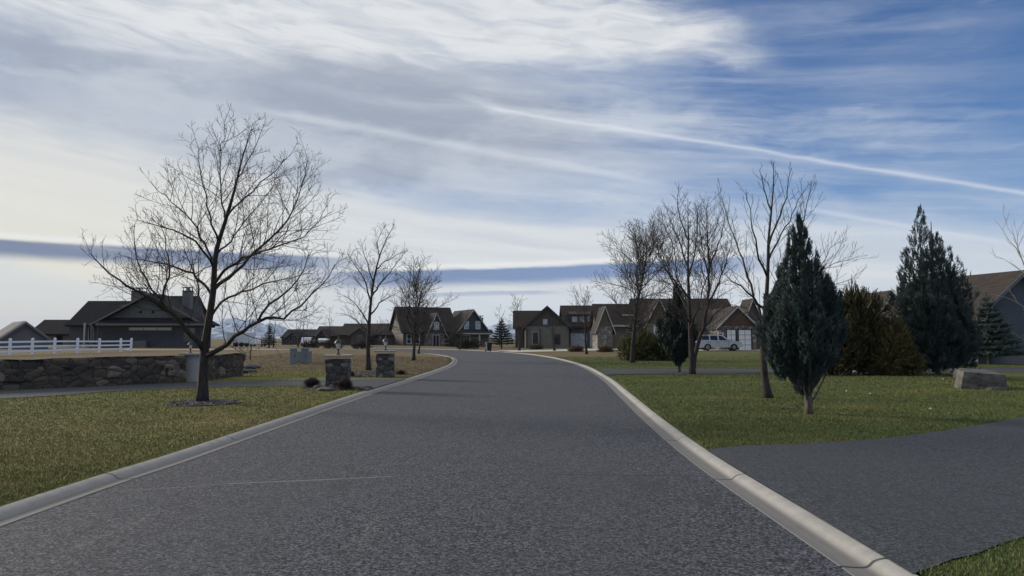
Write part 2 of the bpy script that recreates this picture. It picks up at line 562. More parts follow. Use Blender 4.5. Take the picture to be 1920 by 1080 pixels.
def M_ground(name):
    """lawn and dry field; the 'tone' attribute holds the grass colour of the spot"""
    m, nt, b = new_mat(name)
    v = coords(nt, 'pos')
    a = nt.nodes.new('ShaderNodeVertexColor'); a.layer_name = 'tone'
    f = noise(nt, v, 22.0, 5.0, 0.7); n = noise(nt, coords(nt, 'pos', (0.6, 1.6, 1)), 0.9, 6.0, 0.65)
    fine = noise(nt, v, 90.0, 2.0)
    sc = (f * 0.55 + fine * 0.45).ss(0.28, 0.75)
    mul = nt.nodes.new('ShaderNodeMix'); mul.data_type = 'RGBA'; mul.blend_type = 'MULTIPLY'; mul.inputs[0].default_value = 1.0
    nt.links.new(a.outputs[0], mul.inputs[6])
    nt.links.new(mixc(nt, sc, (0.42, 0.42, 0.42), (1.4, 1.4, 1.4)), mul.inputs[7])
    col = mixc(nt, n.ss(0.45, 0.75) * 0.22, mul.outputs[2], (0.15, 0.135, 0.06))
    setc(nt, b.inputs['Base Color'], col); b.inputs['Roughness'].default_value = 0.95
    b.inputs['Specular IOR Level'].default_value = 0.1
    bump(nt, b, f * 0.6 + fine * 0.4, 0.9, 0.05)
    return m


def M_bark(name, c):
    m, nt, b = new_mat(name)
    v = coords(nt, 'obj', (9, 9, 1.6)); n = noise(nt, v, 2.5, 6.0, 0.65)
    col = mixc(nt, n.ss(0.3, 0.7), [x * 0.6 for x in c], [x * 1.45 for x in c])
    setc(nt, b.inputs['Base Color'], col); b.inputs['Roughness'].default_value = 0.9
    b.inputs['Specular IOR Level'].default_value = 0.2
    bump(nt, b, n, 0.7, 0.03)
    return m


m_asphalt = M_asphalt('asphalt_chipseal', (0.035, 0.037, 0.0435), 0.93, True)
m_drive = M_asphalt('asphalt_driveway', (0.035, 0.039, 0.044), 0.45)
m_kerb = M_concrete('kerb_concrete', (0.33, 0.32, 0.30), True)
m_paleslab = M_concrete('pale_concrete', (0.45, 0.43, 0.40))
m_ground = M_ground('lawn_and_field')
m_blade = M_tone('grass_blades', 0.7, 0.15)
m_needle = M_tone('needles', 0.65, 0.25)
m_bark = M_bark('grey_bark', (0.042, 0.036, 0.033))
m_barkpale = M_bark('pale_bark', (0.30, 0.26, 0.22))
m_twig = M_plain('twigs', (0.045, 0.035, 0.030), 0.85, 0.3, 2.0)
m_twigred = M_plain('twigs_reddish', (0.085, 0.058, 0.048), 0.85, 0.3, 2.0)
m_twigpale = M_plain('twigs_pale', (0.34, 0.28, 0.22), 0.85, 0.25, 2.0)

# ---------------------------------------------------------------- road plan
Lc = [(-4.3, -8), (-4.36, 6.2), (-4.24, 10), (-4.17, 14), (-4.02, 21.5), (-3.66, 30), (-3.42, 40), (-3.62, 48), (-4.4, 58), (-5.8, 67), (-9.2, 78), (-16, 89), (-28, 98), (-60, 110)]
Rc = [(2.3, -8), (2.31, 6.2), (2.36, 10.2), (2.58, 14.5), (2.98, 20.5), (3.52, 29), (3.88, 40), (3.72, 50), (3.0, 62), (1.1, 76), (-2.8, 91), (-9.8, 107), (-22, 119), (-55, 133)]


def catmull(pts, step):
    P = [Vector((*p, 0)) if len(p) == 2 else Vector(p) for p in pts]
    P = [P[0] * 2 - P[1]] + P + [P[-1] * 2 - P[-2]]
    out = []
    for i in range(1, len(P) - 2):
        n = max(2, int((P[i + 1] - P[i]).length / step)) if step > 0 else int(-step)
        for k in range(n):
            t = k / n
            out.append(0.5 * ((2 * P[i]) + (P[i + 1] - P[i - 1]) * t + (2 * P[i - 1] - 5 * P[i] + 4 * P[i + 1] - P[i + 2]) * t * t
                              + (3 * P[i] - P[i - 1] - 3 * P[i + 1] + P[i + 2]) * t ** 3))
    out.append(P[-2])
    return out


def offset(poly, d):
    out = []
    for i, p in enumerate(poly):
        t = (poly[min(i + 1, len(poly) - 1)] - poly[max(i - 1, 0)]); t.z = 0; t.normalize()
        out.append(p + Vector((t.y, -t.x, 0)) * d)       # positive = to the right of travel
    return out


def pip(px, py, poly):
    inside = np.zeros(px.shape, bool)
    n = len(poly)
    for i in range(n):
        x1, y1 = poly[i][0], poly[i][1]; x2, y2 = poly[(i + 1) % n][0], poly[(i + 1) % n][1]
        if y1 == y2: continue
        c = ((y1 > py) != (y2 > py)) & (px < (x2 - x1) * (py - y1) / (y2 - y1) + x1)
        inside ^= c
    return inside


def sstep(x, a, b):
    t = np.clip((np.asarray(x, float) - a) / (b - a), 0, 1); return t * t * (3 - 2 * t)


def hgt(x, y):
    """height of the ground outside the road"""
    x = np.asarray(x, float); y = np.asarray(y, float)
    left = 0.30 * sstep(-x, 7, 20) * sstep(y, 28, 62)
    mound = 0.30 * np.exp(-((x - 13) / 6.0) ** 2 - ((y - 24) / 6.5) ** 2)
    far = 0.10 * sstep(y, 60, 100) * sstep(x, 4, 14)
    roll = 0.05 * np.sin(x * 0.31 + y * 0.17) * np.sin(y * 0.23 - x * 0.11) * sstep(np.abs(x), 6, 12) * sstep(400 - y, 0, 200)
    return 0.07 + left + mound + far + roll


def gnd(px, py):
    z = 0.07
    for _ in range(12):
        p = at(px, py, z); z = float(hgt(p.x, p.y))
    return Vector((p.x, p.y, z))


LS, RS = catmull(Lc, -24), catmull(Rc, -24)
KW = 0.345


def strip_mesh(name, A, B, mat, zf, nw=8, kind='structure'):
    """sheet between two matched polylines, laid at height zf(x, y)"""
    mb = MB(); n = nw + 1
    if name != 'road':      # crumbled edges
        A = [p + Vector((mnoise.noise(p * 3.1), mnoise.noise(p * 3.1 + Vector((9, 0, 0))), 0)) * 0.05 for p in A]
        B = [p + Vector((mnoise.noise(p * 3.1), mnoise.noise(p * 3.1 + Vector((9, 0, 0))), 0)) * 0.05 for p in B]
    for a, b in zip(A, B):
        for k in range(n):
            p = a.lerp(b, k / nw); mb.v.append((p.x, p.y, zf(p.x, p.y)))
    for i in range(len(A) - 1):
        for k in range(nw):
            mb.f.append((i * n + k, i * n + k + 1, (i + 1) * n + k + 1, (i + 1) * n + k))
    o = mb.build(name, mat); o['kind'] = kind
    return o


strip_mesh('road', LS, RS, m_asphalt, lambda x, y: 0.0)


def resample(P, n):
    d = [0]
    for a, b in zip(P[:-1], P[1:]): d.append(d[-1] + (b - a).length)
    out = []; j = 0
    for i in range(n):
        s = d[-1] * i / (n - 1)
        while j < len(d) - 2 and d[j + 1] < s: j += 1
        t = 0 if d[j + 1] == d[j] else (s - d[j]) / (d[j + 1] - d[j])
        out.append(P[j].lerp(P[j + 1], min(1, t)))
    return out


def kerb_mesh(name, line, side):
    """rolled concrete kerb: shallow pan, rounded rise, back lip"""
    prof = [(-0.03, -0.05), (0.0, 0.006), (0.07, 0.0), (0.15, -0.003), (0.175, 0.0), (0.19, 0.006), (0.205, 0.017), (0.218, 0.03), (0.232, 0.041), (0.25, 0.049), (0.27, 0.055), (0.295, 0.060), (0.318, 0.063), (0.336, 0.062), (0.344, 0.05), (0.347, -0.10)]
    mb = MB(); n = len(prof)
    dense = resample(line, int(sum((b - a).length for a, b in zip(line[:-1], line[1:])) / 0.4))
    rows = [offset(dense, side * u) for u, _ in prof]
    # control joints: short notches across the kerb every three metres or so
    s = 0.0; out_i = []
    for i in range(len(dense)):
        if i: s += (dense[i] - dense[i - 1]).length
        out_i.append(s)
    def row(i, dz=0.0):
        mb.v.extend((rows[k][i].x, rows[k][i].y, prof[k][1] - (dz if 0 < k < n - 1 else 0)) for k in range(n))
    cnt = 0; last = -99
    idx = []
    for i in range(len(dense)):
        if 2 < dense[i].y < 60 and out_i[i] - last > 2.9 and i + 1 < len(dense):
            last = out_i[i]
            t = (dense[i + 1] - dense[i]).normalized()
            for off, dz in ((0.0, 0.0), (0.006, 0.03), (0.030, 0.03), (0.036, 0.0)):
                mb.v.extend((rows[k][i].x + t.x * off, rows[k][i].y + t.y * off, prof[k][1] - (dz if 0 < k < n - 1 else 0)) for k in range(n))
                cnt += 1
        else:
            row(i); cnt += 1
    for i in range(cnt - 1):
        for k in range(n - 1):
            f = (i * n + k, i * n + k + 1, (i + 1) * n + k + 1, (i + 1) * n + k)
            mb.f.append(f if side > 0 else f[::-1])
    o = mb.build(name, m_kerb, smooth=False); o['kind'] = 'structure'
    dirt = (0.9, 0.9, 0.85, 0.9, 0.8, 0.55, 0.3, 0.14, 0.06, 0, 0, 0, 0, 0, 0.2, 0.5)
    ca = o.data.color_attributes.new('dirt', 'FLOAT_COLOR', 'POINT')
    ca.data.foreach_set('color', np.repeat(np.array([dirt[i % n] for i in range(len(o.data.vertices))], np.float32), 4))
    return o


kerb_mesh('left_kerb', LS, -1)
kerb_mesh('right_kerb', RS, 1)

# driveways: two matched edges each
def edge(pts, n=140): return resample(catmull([(p.x, p.y) for p in pts], 0.3), n)


V2 = lambda x, y: Vector((x, y, 0))
# near driveway on the right
G2 = lambda px, py: V2(gnd(px, py).x, gnd(px, py).y)
dr_far = edge([V2(2.66, 10.2), G2(1400, 837), G2(1500, 833), G2(1640, 825), G2(1760, 810), G2(1850, 795), G2(1920, 781), V2(13, 17.6), V2(17, 24), V2(24, 34)])
dr_near = edge([V2(2.61, 4.9), G2(1770, 1057), G2(1830, 1041), G2(1920, 1010), V2(5.4, 6.2), V2(8, 7.6), V2(11, 9.6), V2(15, 13), V2(20, 19), V2(28, 30)])
lift = lambda dz: (lambda x, y: float(hgt(x, y)) + dz)
strip_mesh('right_driveway', dr_near, dr_far, m_drive, lambda x, y: float(hgt(x, y)) + (0.012 if x > 2.85 else 0.0), 10)
# second driveway on the right, past the pair of trees
d2_near = edge([V2(3.98, 30.6), G2(1190, 702), G2(1300, 701.5), G2(1420, 700.5), V2(20, 33), V2(40, 36)])
d2_far = edge([V2(4.22, 36.6), G2(1190, 692), G2(1300, 692.2), G2(1420, 692), V2(20, 38.2), V2(40, 41)])
strip_mesh('middle_driveway', d2_near, d2_far, m_drive, lift(0.02), 6)
# driveway on the left along the stone wall
d3_near = edge([V2(-4.30, 21.6), G2(690, 727), G2(640, 724.5), G2(560, 724), G2(440, 725.5), G2(340, 728.5), G2(200, 735), G2(0, 748), V2(-16.5, 15.2), V2(-24, 9)])
d3_far = edge([V2(-4.00, 28.0), G2(735, 711), G2(690, 711), G2(560, 713.5), G2(440, 715.5), G2(340, 718.5), G2(200, 723), G2(0, 733), V2(-18.5, 18.2), V2(-26, 12)])
strip_mesh('left_driveway', d3_far, d3_near, m_drive, lift(0.012), 8)
# far pale driveways
strip_mesh('pale_driveway', edge([V2(-2.2, 91.5), V2(2, 96), V2(12, 104), V2(24, 112)]), edge([V2(0.2, 81), V2(4, 84.5), V2(14, 92), V2(26, 101)]), m_paleslab, lift(0.05), 4)
strip_mesh('carport_apron', edge([V2(16, 87), V2(36, 86)], 30), edge([V2(16, 96), V2(36, 95)], 30), m_paleslab, lift(0.04), 4)
strip_mesh('left_path', edge([V2(-50, 84), V2(-18, 86)], 30), edge([V2(-50, 80), V2(-18, 82)], 30), m_paleslab, lift(0.03), 4)

# ---------------------------------------------------------------- ground
def axis(dense0, dense1, step, lo, hi, g=1.12):
    a = list(np.arange(dense0, dense1 + 1e-6, step))
    s = step; x = a[-1]
    while x < hi: s *= g; x += s; a.append(x)
    s = step; x = a[0]; pre = []
    while x > lo: s *= g; x -= s; pre.append(x)
    return np.clip(np.array(pre[::-1] + a), lo, hi)


rng = np.random.default_rng(7)
gx = axis(-20, 20, 0.2, -8800, 8800, 1.10)
gy = axis(3.5, 34, 0.2, -400, 9500, 1.016)
GX, GY = np.meshgrid(gx, gy)
GZ = hgt(GX, GY)
def road_dist(x, y):
    """signed distance to the asphalt edge (negative on the road)"""
    x = np.asarray(x, float); y = np.asarray(y, float)
    d = np.full(x.shape, 99.0)
    for line in (LS, RS):
        for a, b in zip(line[:-1], line[1:]):
            m = (np.abs(y - (a.y + b.y) / 2) < 6 + abs(a.y - b.y)) & (np.abs(x - (a.x + b.x) / 2) < 6 + abs(a.x - b.x))
            if not m.any(): continue
            ex, ey = b.x - a.x, b.y - a.y; L2 = ex * ex + ey * ey
            t = np.clip(((x[m] - a.x) * ex + (y[m] - a.y) * ey) / L2, 0, 1)
            d[m] = np.minimum(d[m], np.hypot(x[m] - a.x - t * ex, y[m] - a.y - t * ey))
    ins = pip(x, y, [(p.x, p.y) for p in LS] + [(p.x, p.y) for p in RS][::-1])
    return np.where(ins, -d, d)


RD = road_dist(GX, GY)
cell = 0.2 + 0.016 * np.clip(GY - 34, 0, 120)
RD = RD - 0.5 * np.clip(cell - 0.2, 0, 2)
kp = np.interp(RD, [0.0, 0.13, 0.20, 0.27, 0.335, 0.40, 0.46], [-0.09, -0.06, -0.03, 0.01, 0.03, 0.05, 0.07])
GZ = np.where(RD < 0.46, np.minimum(kp, GZ), GZ)


def fbm(x, y, seed=0):
    """cheap smooth value noise on arrays"""
    r = np.zeros(np.shape(x)); amp = 1.0; tot = 0
    for o in range(4):
        k = 2 ** o
        a = np.sin(x * 0.71 * k + 1.7 * seed + o * 2.1 + 1.3 * np.sin(y * 0.53 * k + seed + o)) * np.sin(y * 0.83 * k + 0.9 * seed - o * 1.3 + 1.1 * np.sin(x * 0.47 * k - seed))
        r += a * amp; tot += amp; amp *= 0.6
    return r / tot * 0.5 + 0.5


def grass_tone(x, y):
    """real colour of the turf at a spot: watered lawn, olive lawn or dry field"""
    x = np.asarray(x, float); y = np.asarray(y, float)
    green = np.array([0.116, 0.144, 0.048]); olive = np.array([0.29, 0.25, 0.085]); tan = np.array([0.185, 0.140, 0.088]); straw = np.array([0.33, 0.255, 0.135])
    n = fbm(x * 0.9, y * 2.0, 3); n2 = fbm(x * 0.35, y * 0.5, 9)
    right = (x > 0)
    wl = np.clip(0.55 * sstep(n, 0.42, 0.75) + 0.35 * sstep(n2, 0.35, 0.7), 0, 1) * sstep(21 - y, 0, 9)
    lawn_l = green * 1.15 * 0.5 + olive * 0.5
    cl = lawn_l[None] * (1 - wl[..., None]) + (0.5 * olive + 0.5 * straw) * wl[..., None]
    wr = 0.35 * sstep(n, 0.5, 0.85)
    cr = green * (1 - wr[..., None]) + olive * wr[..., None]
    c = np.where(right[..., None], cr, cl)
    # dry field on the left beyond the wall, and dry strip on the right beyond the second driveway
    dl = np.where(right, 0, sstep(y + 0.25 * x, 27, 31)) * (0.86 + 0.14 * n)
    dl = np.where((x < -7.5) & (y < 40) & (x > -14) , dl * sstep(y, 32, 38), dl)
    dr = np.where(right, sstep(y, 56, 66) * sstep(94 - y, 0, 14), 0) * (1 - 0.75 * sstep(x, 9, 15)) * 0.85
    d = np.clip(dl + dr, 0, 1)[..., None]
    farm = sstep(y, 120, 300)[..., None]
    c = c * (1 - d) + (tan * (1 - 0.3 * n2[..., None]) + straw * 0.3 * n2[..., None]) * d
    return c * (1 - farm) + np.array([0.17, 0.145, 0.08]) * farm


ny_, nx_ = GX.shape
idx = np.arange(ny_ * nx_).reshape(ny_, nx_)
gf = np.stack([idx[:-1, :-1], idx[:-1, 1:], idx[1:, 1:], idx[1:, :-1]], -1).reshape(-1, 4)
go = np_mesh('ground', np.stack([GX, GY, GZ], -1).reshape(-1, 3), gf, m_ground, color=grass_tone(GX.ravel(), GY.ravel()) * 0.85, smooth=True)
go['kind'] = 'structure'

# ---------------------------------------------------------------- grass blades
def poly_xy(P): return [(p.x, p.y) for p in P]


drive_polys = [poly_xy(dr_near) + poly_xy(dr_far)[::-1], poly_xy(d2_near) + poly_xy(d2_far)[::-1], poly_xy(d3_near) + poly_xy(d3_far)[::-1]]
road_zone = poly_xy(offset(LS, -KW - 0.01)) + poly_xy(offset(RS, KW + 0.01))[::-1]
bare = []      # (x, y, rx, ry) beds without grass


def grass(name, x0, x1, y0, y1, k, label, cap):
    pts = []
    ys = np.arange(y0, y1, 0.5)
    for y in ys:
        n = int(min(cap, k / (y + 0.25) ** 2) * 0.5 * (x1 - x0))
        pts.append(np.stack([rng.uniform(x0, x1, n), rng.uniform(y, y + 0.5, n)], -1))
    P = np.concatenate(pts)
    keep = np.abs(P[:, 0]) < P[:, 1] * 0.74 + 0.6
    keep &= ~pip(P[:, 0], P[:, 1], road_zone)
    for dp in drive_polys: keep &= ~pip(P[:, 0], P[:, 1], dp)
    for bx, by, rx, ry in bare: keep &= ((P[:, 0] - bx) / rx) ** 2 + ((P[:, 1] - by) / ry) ** 2 > 1
    P = P[keep]
    n = len(P)
    z = hgt(P[:, 0], P[:, 1])
    h = rng.uniform(0.018, 0.042, n) * (0.7 + 0.6 * fbm(P[:, 0] * 2.2, P[:, 1] * 2.2, 5))
    w = 0.0035 + 0.00035 * P[:, 1]
    a = rng.uniform(0, 2 * np.pi, n); lean = rng.uniform(0.1, 0.9, n) * h
    b = rng.uniform(0, 2 * np.pi, n)
    v = np.zeros((n, 3, 3))
    base = np.stack([P[:, 0], P[:, 1], z - 0.004], -1)
    side = np.stack([np.cos(a), np.sin(a), np.zeros(n)], -1) * w[:, None]
    v[:, 0] = base - side; v[:, 1] = base + side
    v[:, 2] = base + np.stack([np.cos(b) * lean, np.sin(b) * lean, h], -1)
    t = grass_tone(P[:, 0], P[:, 1]) * rng.uniform(0.7, 1.35, n)[:, None]
    dry = rng.random(n) < 0.06
    t[dry] = np.array([0.20, 0.16, 0.08]) * rng.uniform(0.7, 1.2, dry.sum())[:, None]
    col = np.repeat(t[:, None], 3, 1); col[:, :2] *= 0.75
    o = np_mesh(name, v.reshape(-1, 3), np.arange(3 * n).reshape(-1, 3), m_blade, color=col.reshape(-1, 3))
    tag(o, label, 'grass', kind='stuff')
    return n

# ---------------------------------------------------------------- bare trees
class TreeP:
    def __init__(s, **k):
        s.dens = {0: 3.2, 1: 4.6, 2: 6.5, 3: 6.0}; s.ang = (36, 62); s.up = 0.22; s.ratio = {0: 0.5, 1: 0.46, 2: 0.42, 3: 0.5}
        s.maxl = 3; s.wander = 0.16; s.trop = 0.05; s.rmin = 0.004; s.seg = 0.16; s.cap = {0: 9, 1: 1.5, 2: 0.75, 3: 0.4}; s.gain = 0.0115
        s.__dict__.update(k)


class Tree:
    def __init__(s, seed, P): s.r = random.Random(seed); s.P = P; s.wood, s.twig = MB(), MB()

    def dirv(s, t, ang, az):
        a = t.orthogonal().normalized(); b = t.cross(a)
        return (t * math.cos(ang) + (a * math.cos(az) + b * math.sin(az)) * math.sin(ang))

    def put(s, poly, rad, lvl, lastlvl=1):
        (s.wood if lvl <= lastlvl else s.twig).tube(poly, rad, 9 if lvl == 0 else (6 if lvl == 1 else (4 if lvl == 2 else 3)), cap=lvl < 2)

    def sprout(s, poly, rad, lvl, t0=0.2, lmul=1.0):
        P, r = s.P, s.r
        if lvl > P.maxl: return
        cum = [0]
        for a, b in zip(poly[:-1], poly[1:]): cum.append(cum[-1] + (b - a).length)
        L = cum[-1]
        n = max(2, int(L * (1 - t0) * P.dens[lvl - 1] * r.uniform(0.85, 1.15)))
        az = r.uniform(0, 6.28)
        for i in range(n):
            t = t0 + (1 - t0) * (i + r.random()) / n
            q = t * L; j = 0
            while j < len(cum) - 2 and cum[j + 1] < q: j += 1
            k = (q - cum[j]) / max(1e-6, cum[j + 1] - cum[j])
            p = poly[j].lerp(poly[j + 1], k); tg = (poly[j + 1] - poly[j]).normalized()
            rr = rad[j] * (1 - k) + rad[j + 1] * k
            az += 2.4 + r.uniform(-0.5, 0.5)
            d = s.dirv(tg, R(r.uniform(*P.ang)), az)
            d.z += P.up; d.normalize()
            Lc_ = min(P.cap[lvl], max(0.12, P.ratio[lvl - 1] * L * (1.12 - 0.85 * t) * r.uniform(0.55, 1.2))) * lmul
            s.grow(p, d, Lc_, rr, lvl)

    def grow(s, p, d, L, rpar, lvl):
        P, r = s.P, s.r
        n = max(3, int(L / P.seg))
        poly = [p.copy()]
        bend = Vector((r.gauss(0, 1), r.gauss(0, 1), r.gauss(0, 0.6))) * 0.05
        for i in range(n):
            d = d + Vector((r.gauss(0, 1), r.gauss(0, 1), r.gauss(0, 0.7))) * P.wander * 0.75 + bend
            d.z += P.trop
            d.normalize()
            p = p + d * (L / n); poly.append(p.copy())
        r0 = min(rpar * 0.72, max(P.rmin * 1.15, P.gain * L))
        rad = [max(P.rmin * (0.75 if lvl >= 3 else 1), r0 + (P.rmin * 0.8 - r0) * (i / n) ** 0.9) for i in range(n + 1)]
        s.put(poly, rad, lvl)
        s.sprout(poly, rad, lvl + 1, 0.18)

    def limb(s, pts, r0, r1, lvl=1, t0=0.15, jit=0.02, cap_lvl=True):
        sm = catmull(pts, 0.22)
        n = len(sm) - 1
        sm = [q + Vector((s.r.gauss(0, jit), s.r.gauss(0, jit), s.r.gauss(0, jit))) if 0 < i < n else q for i, q in enumerate(sm)]
        rad = [r0 + (r1 - r0) * (i / n) ** 0.85 for i in range(n + 1)]
        s.put(sm, rad, lvl)
        s.sprout(sm, rad, lvl + 1, t0)
        return sm, rad

    def finish(s, name, label, loc, wood, twig, group=None):
        t = thing(name, label, 'tree', loc, 0, group)
        s.wood.build('trunk', wood, t, smooth=True)
        s.twig.build('crown', twig, t)
        return t


def px_tree(name, label, base_px, seed, P, trunk, limbs, wood, twig, group=None, flare=1.35, lead=0.5):
    """tree whose leader and main limbs follow measured outlines; the third figure is metres nearer or farther"""
    b = gnd(*base_px); D = b.y
    T = Tree(seed, P)
    def loc(p): return atd(p[0], p[1], D + (p[2] if len(p) > 2 else 0)) - b
    tp, (ra, rb) = trunk
    tp = [loc(p) for p in tp]; tp[0] = Vector((tp[0].x, tp[0].y, -0.05))
    sm = catmull(tp, 0.2); n = len(sm) - 1
    rad = [(ra + (rb - ra) * (i / n) ** 0.8) * (1 + (flare - 1) * max(0, 1 - (i / n) * 14)) for i in range(n + 1)]
    T.put(sm, rad, 0)
    # twigs straight from the upper leader
    k = int(n * 0.45); T.sprout(sm[k:], rad[k:], 1, 0.05, lead)
    for pts, r0, r1 in limbs:
        T.limb([loc(p) for p in pts], r0, r1)
    return T.finish(name, label, b, wood, twig, group)


def oval_tree(name, label, loc, H, seed, P, wood, twig, r0=0.09, clear=0.24, spread=0.3, nl=16, lean=(0, 0), fork=None, group=None, ang=(38, 60)):
    """upright tree grown by rule: leader, ascending limbs inside an oval outline"""
    T = Tree(seed, P); r = T.r
    def leader(p, d, h, ra, cl):
        n = max(8, int(h / 0.3)); poly = [p.copy()]
        for i in range(n):
            d = (d + Vector((r.gauss(0, 0.045), r.gauss(0, 0.045), 0.05))).normalized()
            p = p + d * (h / n); poly.append(p.copy())
        rad = [ra * (1 - 0.94 * (i / n) ** 0.8) * (1.3 - 0.3 * min(1, i / 2)) for i in range(n + 1)]
        rad = [max(P.rmin, q) for q in rad]
        T.put(poly, rad, 0)
        az = r.uniform(0, 6.28); m = nl
        for i in range(m):
            t = cl + (0.95 - cl) * (i + r.random() * 0.7) / m
            j = min(n - 1, int(t * n)); q = poly[j].lerp(poly[j + 1], t * n - j)
            az += 2.4 + r.uniform(-0.4, 0.4)
            u = (t - cl) / (1 - cl)
            Ll = H * spread * 1.45 * (0.42 + 1.05 * u) * (1 - u) ** 0.55 * r.uniform(0.8, 1.15) + 0.25
            a = R(r.uniform(*ang)) * (1.1 - 0.45 * u)
            dd = T.dirv((poly[j + 1] - poly[j]).normalized(), a, az)
            T.grow(q, dd, Ll, rad[j], 1)
    d0 = Vector((lean[0], lean[1], 1)).normalized()
    leader(Vector((0, 0, -0.05)), d0, H, r0, clear)
    if fork: 
        leader(Vector((0, 0, -0.05)) + d0 * fork[0], Vector((fork[1], fork[2], 1)).normalized(), fork[3], r0 * 0.8, 0.3)
    return T.finish(name, label, loc, wood, twig, group)


# hero tree on the left lawn
HP = TreeP(rmin=0.0040, gain=0.0080, dens={0: 5.5, 1: 7.2, 2: 8.2, 3: 6}, up=0.24, trop=0.045, maxl=4, cap={0: 9, 1: 1.4, 2: 1.55, 3: 0.75, 4: 0.36}, ratio={0: 0.5, 1: 0.55, 2: 0.5, 3: 0.5}, wander=0.14)
px_tree('bare_tree', 'large bare spreading tree with low forking limbs on the mulch ring of the lawn', (379, 756), 11, HP,
        ([(379, 756), (381, 700), (384, 655), (392, 600), (400, 545), (402, 505), (407, 465), (424, 410), (440, 355), (452, 305), (465, 262), (474, 232)], (0.135, 0.004)),
        [([(384, 660), (360, 628, -.2), (322, 590, -.5), (285, 562, -.8), (240, 538, -1.0), (205, 512, -1.2), (168, 475, -1.3)], 0.075, 0.008),
         ([(384, 668), (415, 652, -.3), (455, 620, -.7), (485, 600, -1), (532, 592, -1.3), (565, 570, -1.5), (600, 535, -1.7), (628, 495, -1.8)], 0.066, 0.007),
         ([(485, 600, -1), (505, 570, -1.1), (545, 540, -1.2), (572, 505, -1.3), (585, 470, -1.4)], 0.034, 0.006),
         ([(300, 572, -.7), (312, 535, -.6), (318, 500, -.5), (308, 450, -.4), (300, 405, -.3)], 0.032, 0.006),
         ([(322, 590, -.5), (290, 545, -.9), (262, 505, -1.2), (250, 465, -1.4), (252, 420, -1.5)], 0.030, 0.006),
         ([(390, 612), (375, 570, .4), (370, 525, .7), (352, 485, 1.0), (345, 440, 1.1)], 0.040, 0.006),
         ([(398, 556), (372, 522, .3), (335, 503, .6), (290, 492, .9), (235, 480, 1.1)], 0.040, 0.006),
         ([(399, 545), (430, 520, .4), (468, 485, .8), (505, 450, 1.1), (540, 410, 1.2), (566, 350, 1.3), (578, 295, 1.3)], 0.050, 0.006),
         ([(400, 535), (430, 500, -.4), (470, 478, -.8), (520, 462, -1.1), (570, 440, -1.3), (620, 398, -1.4)], 0.040, 0.006),
         ([(393, 598), (425, 560, .5), (470, 540, 1), (530, 525, 1.5), (590, 512, 1.9)], 0.036, 0.006),
         ([(402, 505), (380, 470, -.4), (345, 440, -.7), (300, 425, -1), (255, 412, -1.2)], 0.034, 0.006),
         ([(403, 495), (375, 445, .3), (345, 400, .5), (310, 370, .7), (285, 345, .8)], 0.034, 0.006),
         ([(410, 455), (395, 405, -.4), (380, 350, -.5), (372, 300, -.6), (366, 260, -.6)], 0.030, 0.005),
         ([(426, 405), (460, 370, -.4), (490, 345, -.7), (520, 318, -.9), (545, 290, -1)], 0.026, 0.005),
         ([(422, 415), (415, 365, .3), (412, 310, .4), (418, 255, .4), (425, 215, .4)], 0.026, 0.005),
         ([(440, 350), (460, 310, .3), (480, 270, .4), (495, 232, .5)], 0.020, 0.005),
         ([(405, 478), (440, 440, .7), (470, 400, 1.1), (500, 365, 1.3), (520, 325, 1.4)], 0.028, 0.005)],
        m_bark, m_twig)

# the second and third trees on the left, by the drive and in the dry field
SP = TreeP(rmin=0.0060, gain=0.0090, dens={0: 5.5, 1: 7.2, 2: 7.0, 3: 4}, maxl=3, up=0.2, trop=0.05, ratio={0: .55, 1: .6, 2: .55, 3: .5}, cap={0: 9, 1: 2.0, 2: 1.7, 3: 0.8})
px_tree('bare_tree', 'bare tree with a long low right limb growing from stones beside the second stone pillar', (691, 694), 5, SP,
        ([(691, 694), (690, 650), (692, 610), (695, 570), (702, 520), (712, 480), (724, 450), (740, 420)], (0.125, 0.01)),
        [([(691, 640), (700, 632, -.3), (715, 622, -.6), (730, 608, -.9)], 0.035, 0.008),
         ([(691, 625), (672, 605, .3), (655, 592, .6), (638, 588, .9)], 0.045, 0.008),
         ([(692, 610), (675, 580, -.4), (655, 560, -.8), (632, 550, -1)], 0.05, 0.007),
         ([(694, 590), (712, 570, .4), (732, 555, .8), (752, 545, 1.1)], 0.05, 0.007),
         ([(695, 570), (685, 530, .5), (668, 500, .8), (650, 472, .9)], 0.05, 0.007),
         ([(697, 555), (715, 530, -.5), (735, 505, -.8), (762, 470, -1)], 0.05, 0.007),
         ([(700, 530), (690, 500, -.5), (682, 475, -.7), (678, 455, -.8)], 0.04, 0.007),
         ([(706, 505), (722, 490, .4), (745, 478, .7), (765, 470, .8)], 0.035, 0.007),
         ([(712, 480), (708, 455, .3), (715, 435, .4), (724, 420, .4)], 0.03, 0.007)], m_bark, m_twig)
SP2 = TreeP(rmin=0.0085, gain=0.010, dens={0: 3.6, 1: 6.2, 2: 6.5, 3: 4}, maxl=3, up=0.2, ratio={0: .5, 1: .5, 2: .5, 3: .5}, cap={0: 9, 1: 2.0, 2: 1.3, 3: 0.7})
oval_tree('bare_tree', 'bushy bare tree standing alone in the dry field before the gabled house', gnd(775, 676), 5.1, 21, SP2, m_bark, m_twig, 0.13, 0.2, 0.80, 30, (0.03, 0), ang=(45, 68))
oval_tree('bare_tree', 'slim dark bare tree just behind the bushy one in the dry field', gnd(785, 663), 4.2, 22, SP2, m_bark, m_twig, 0.10, 0.25, 0.3, 10)

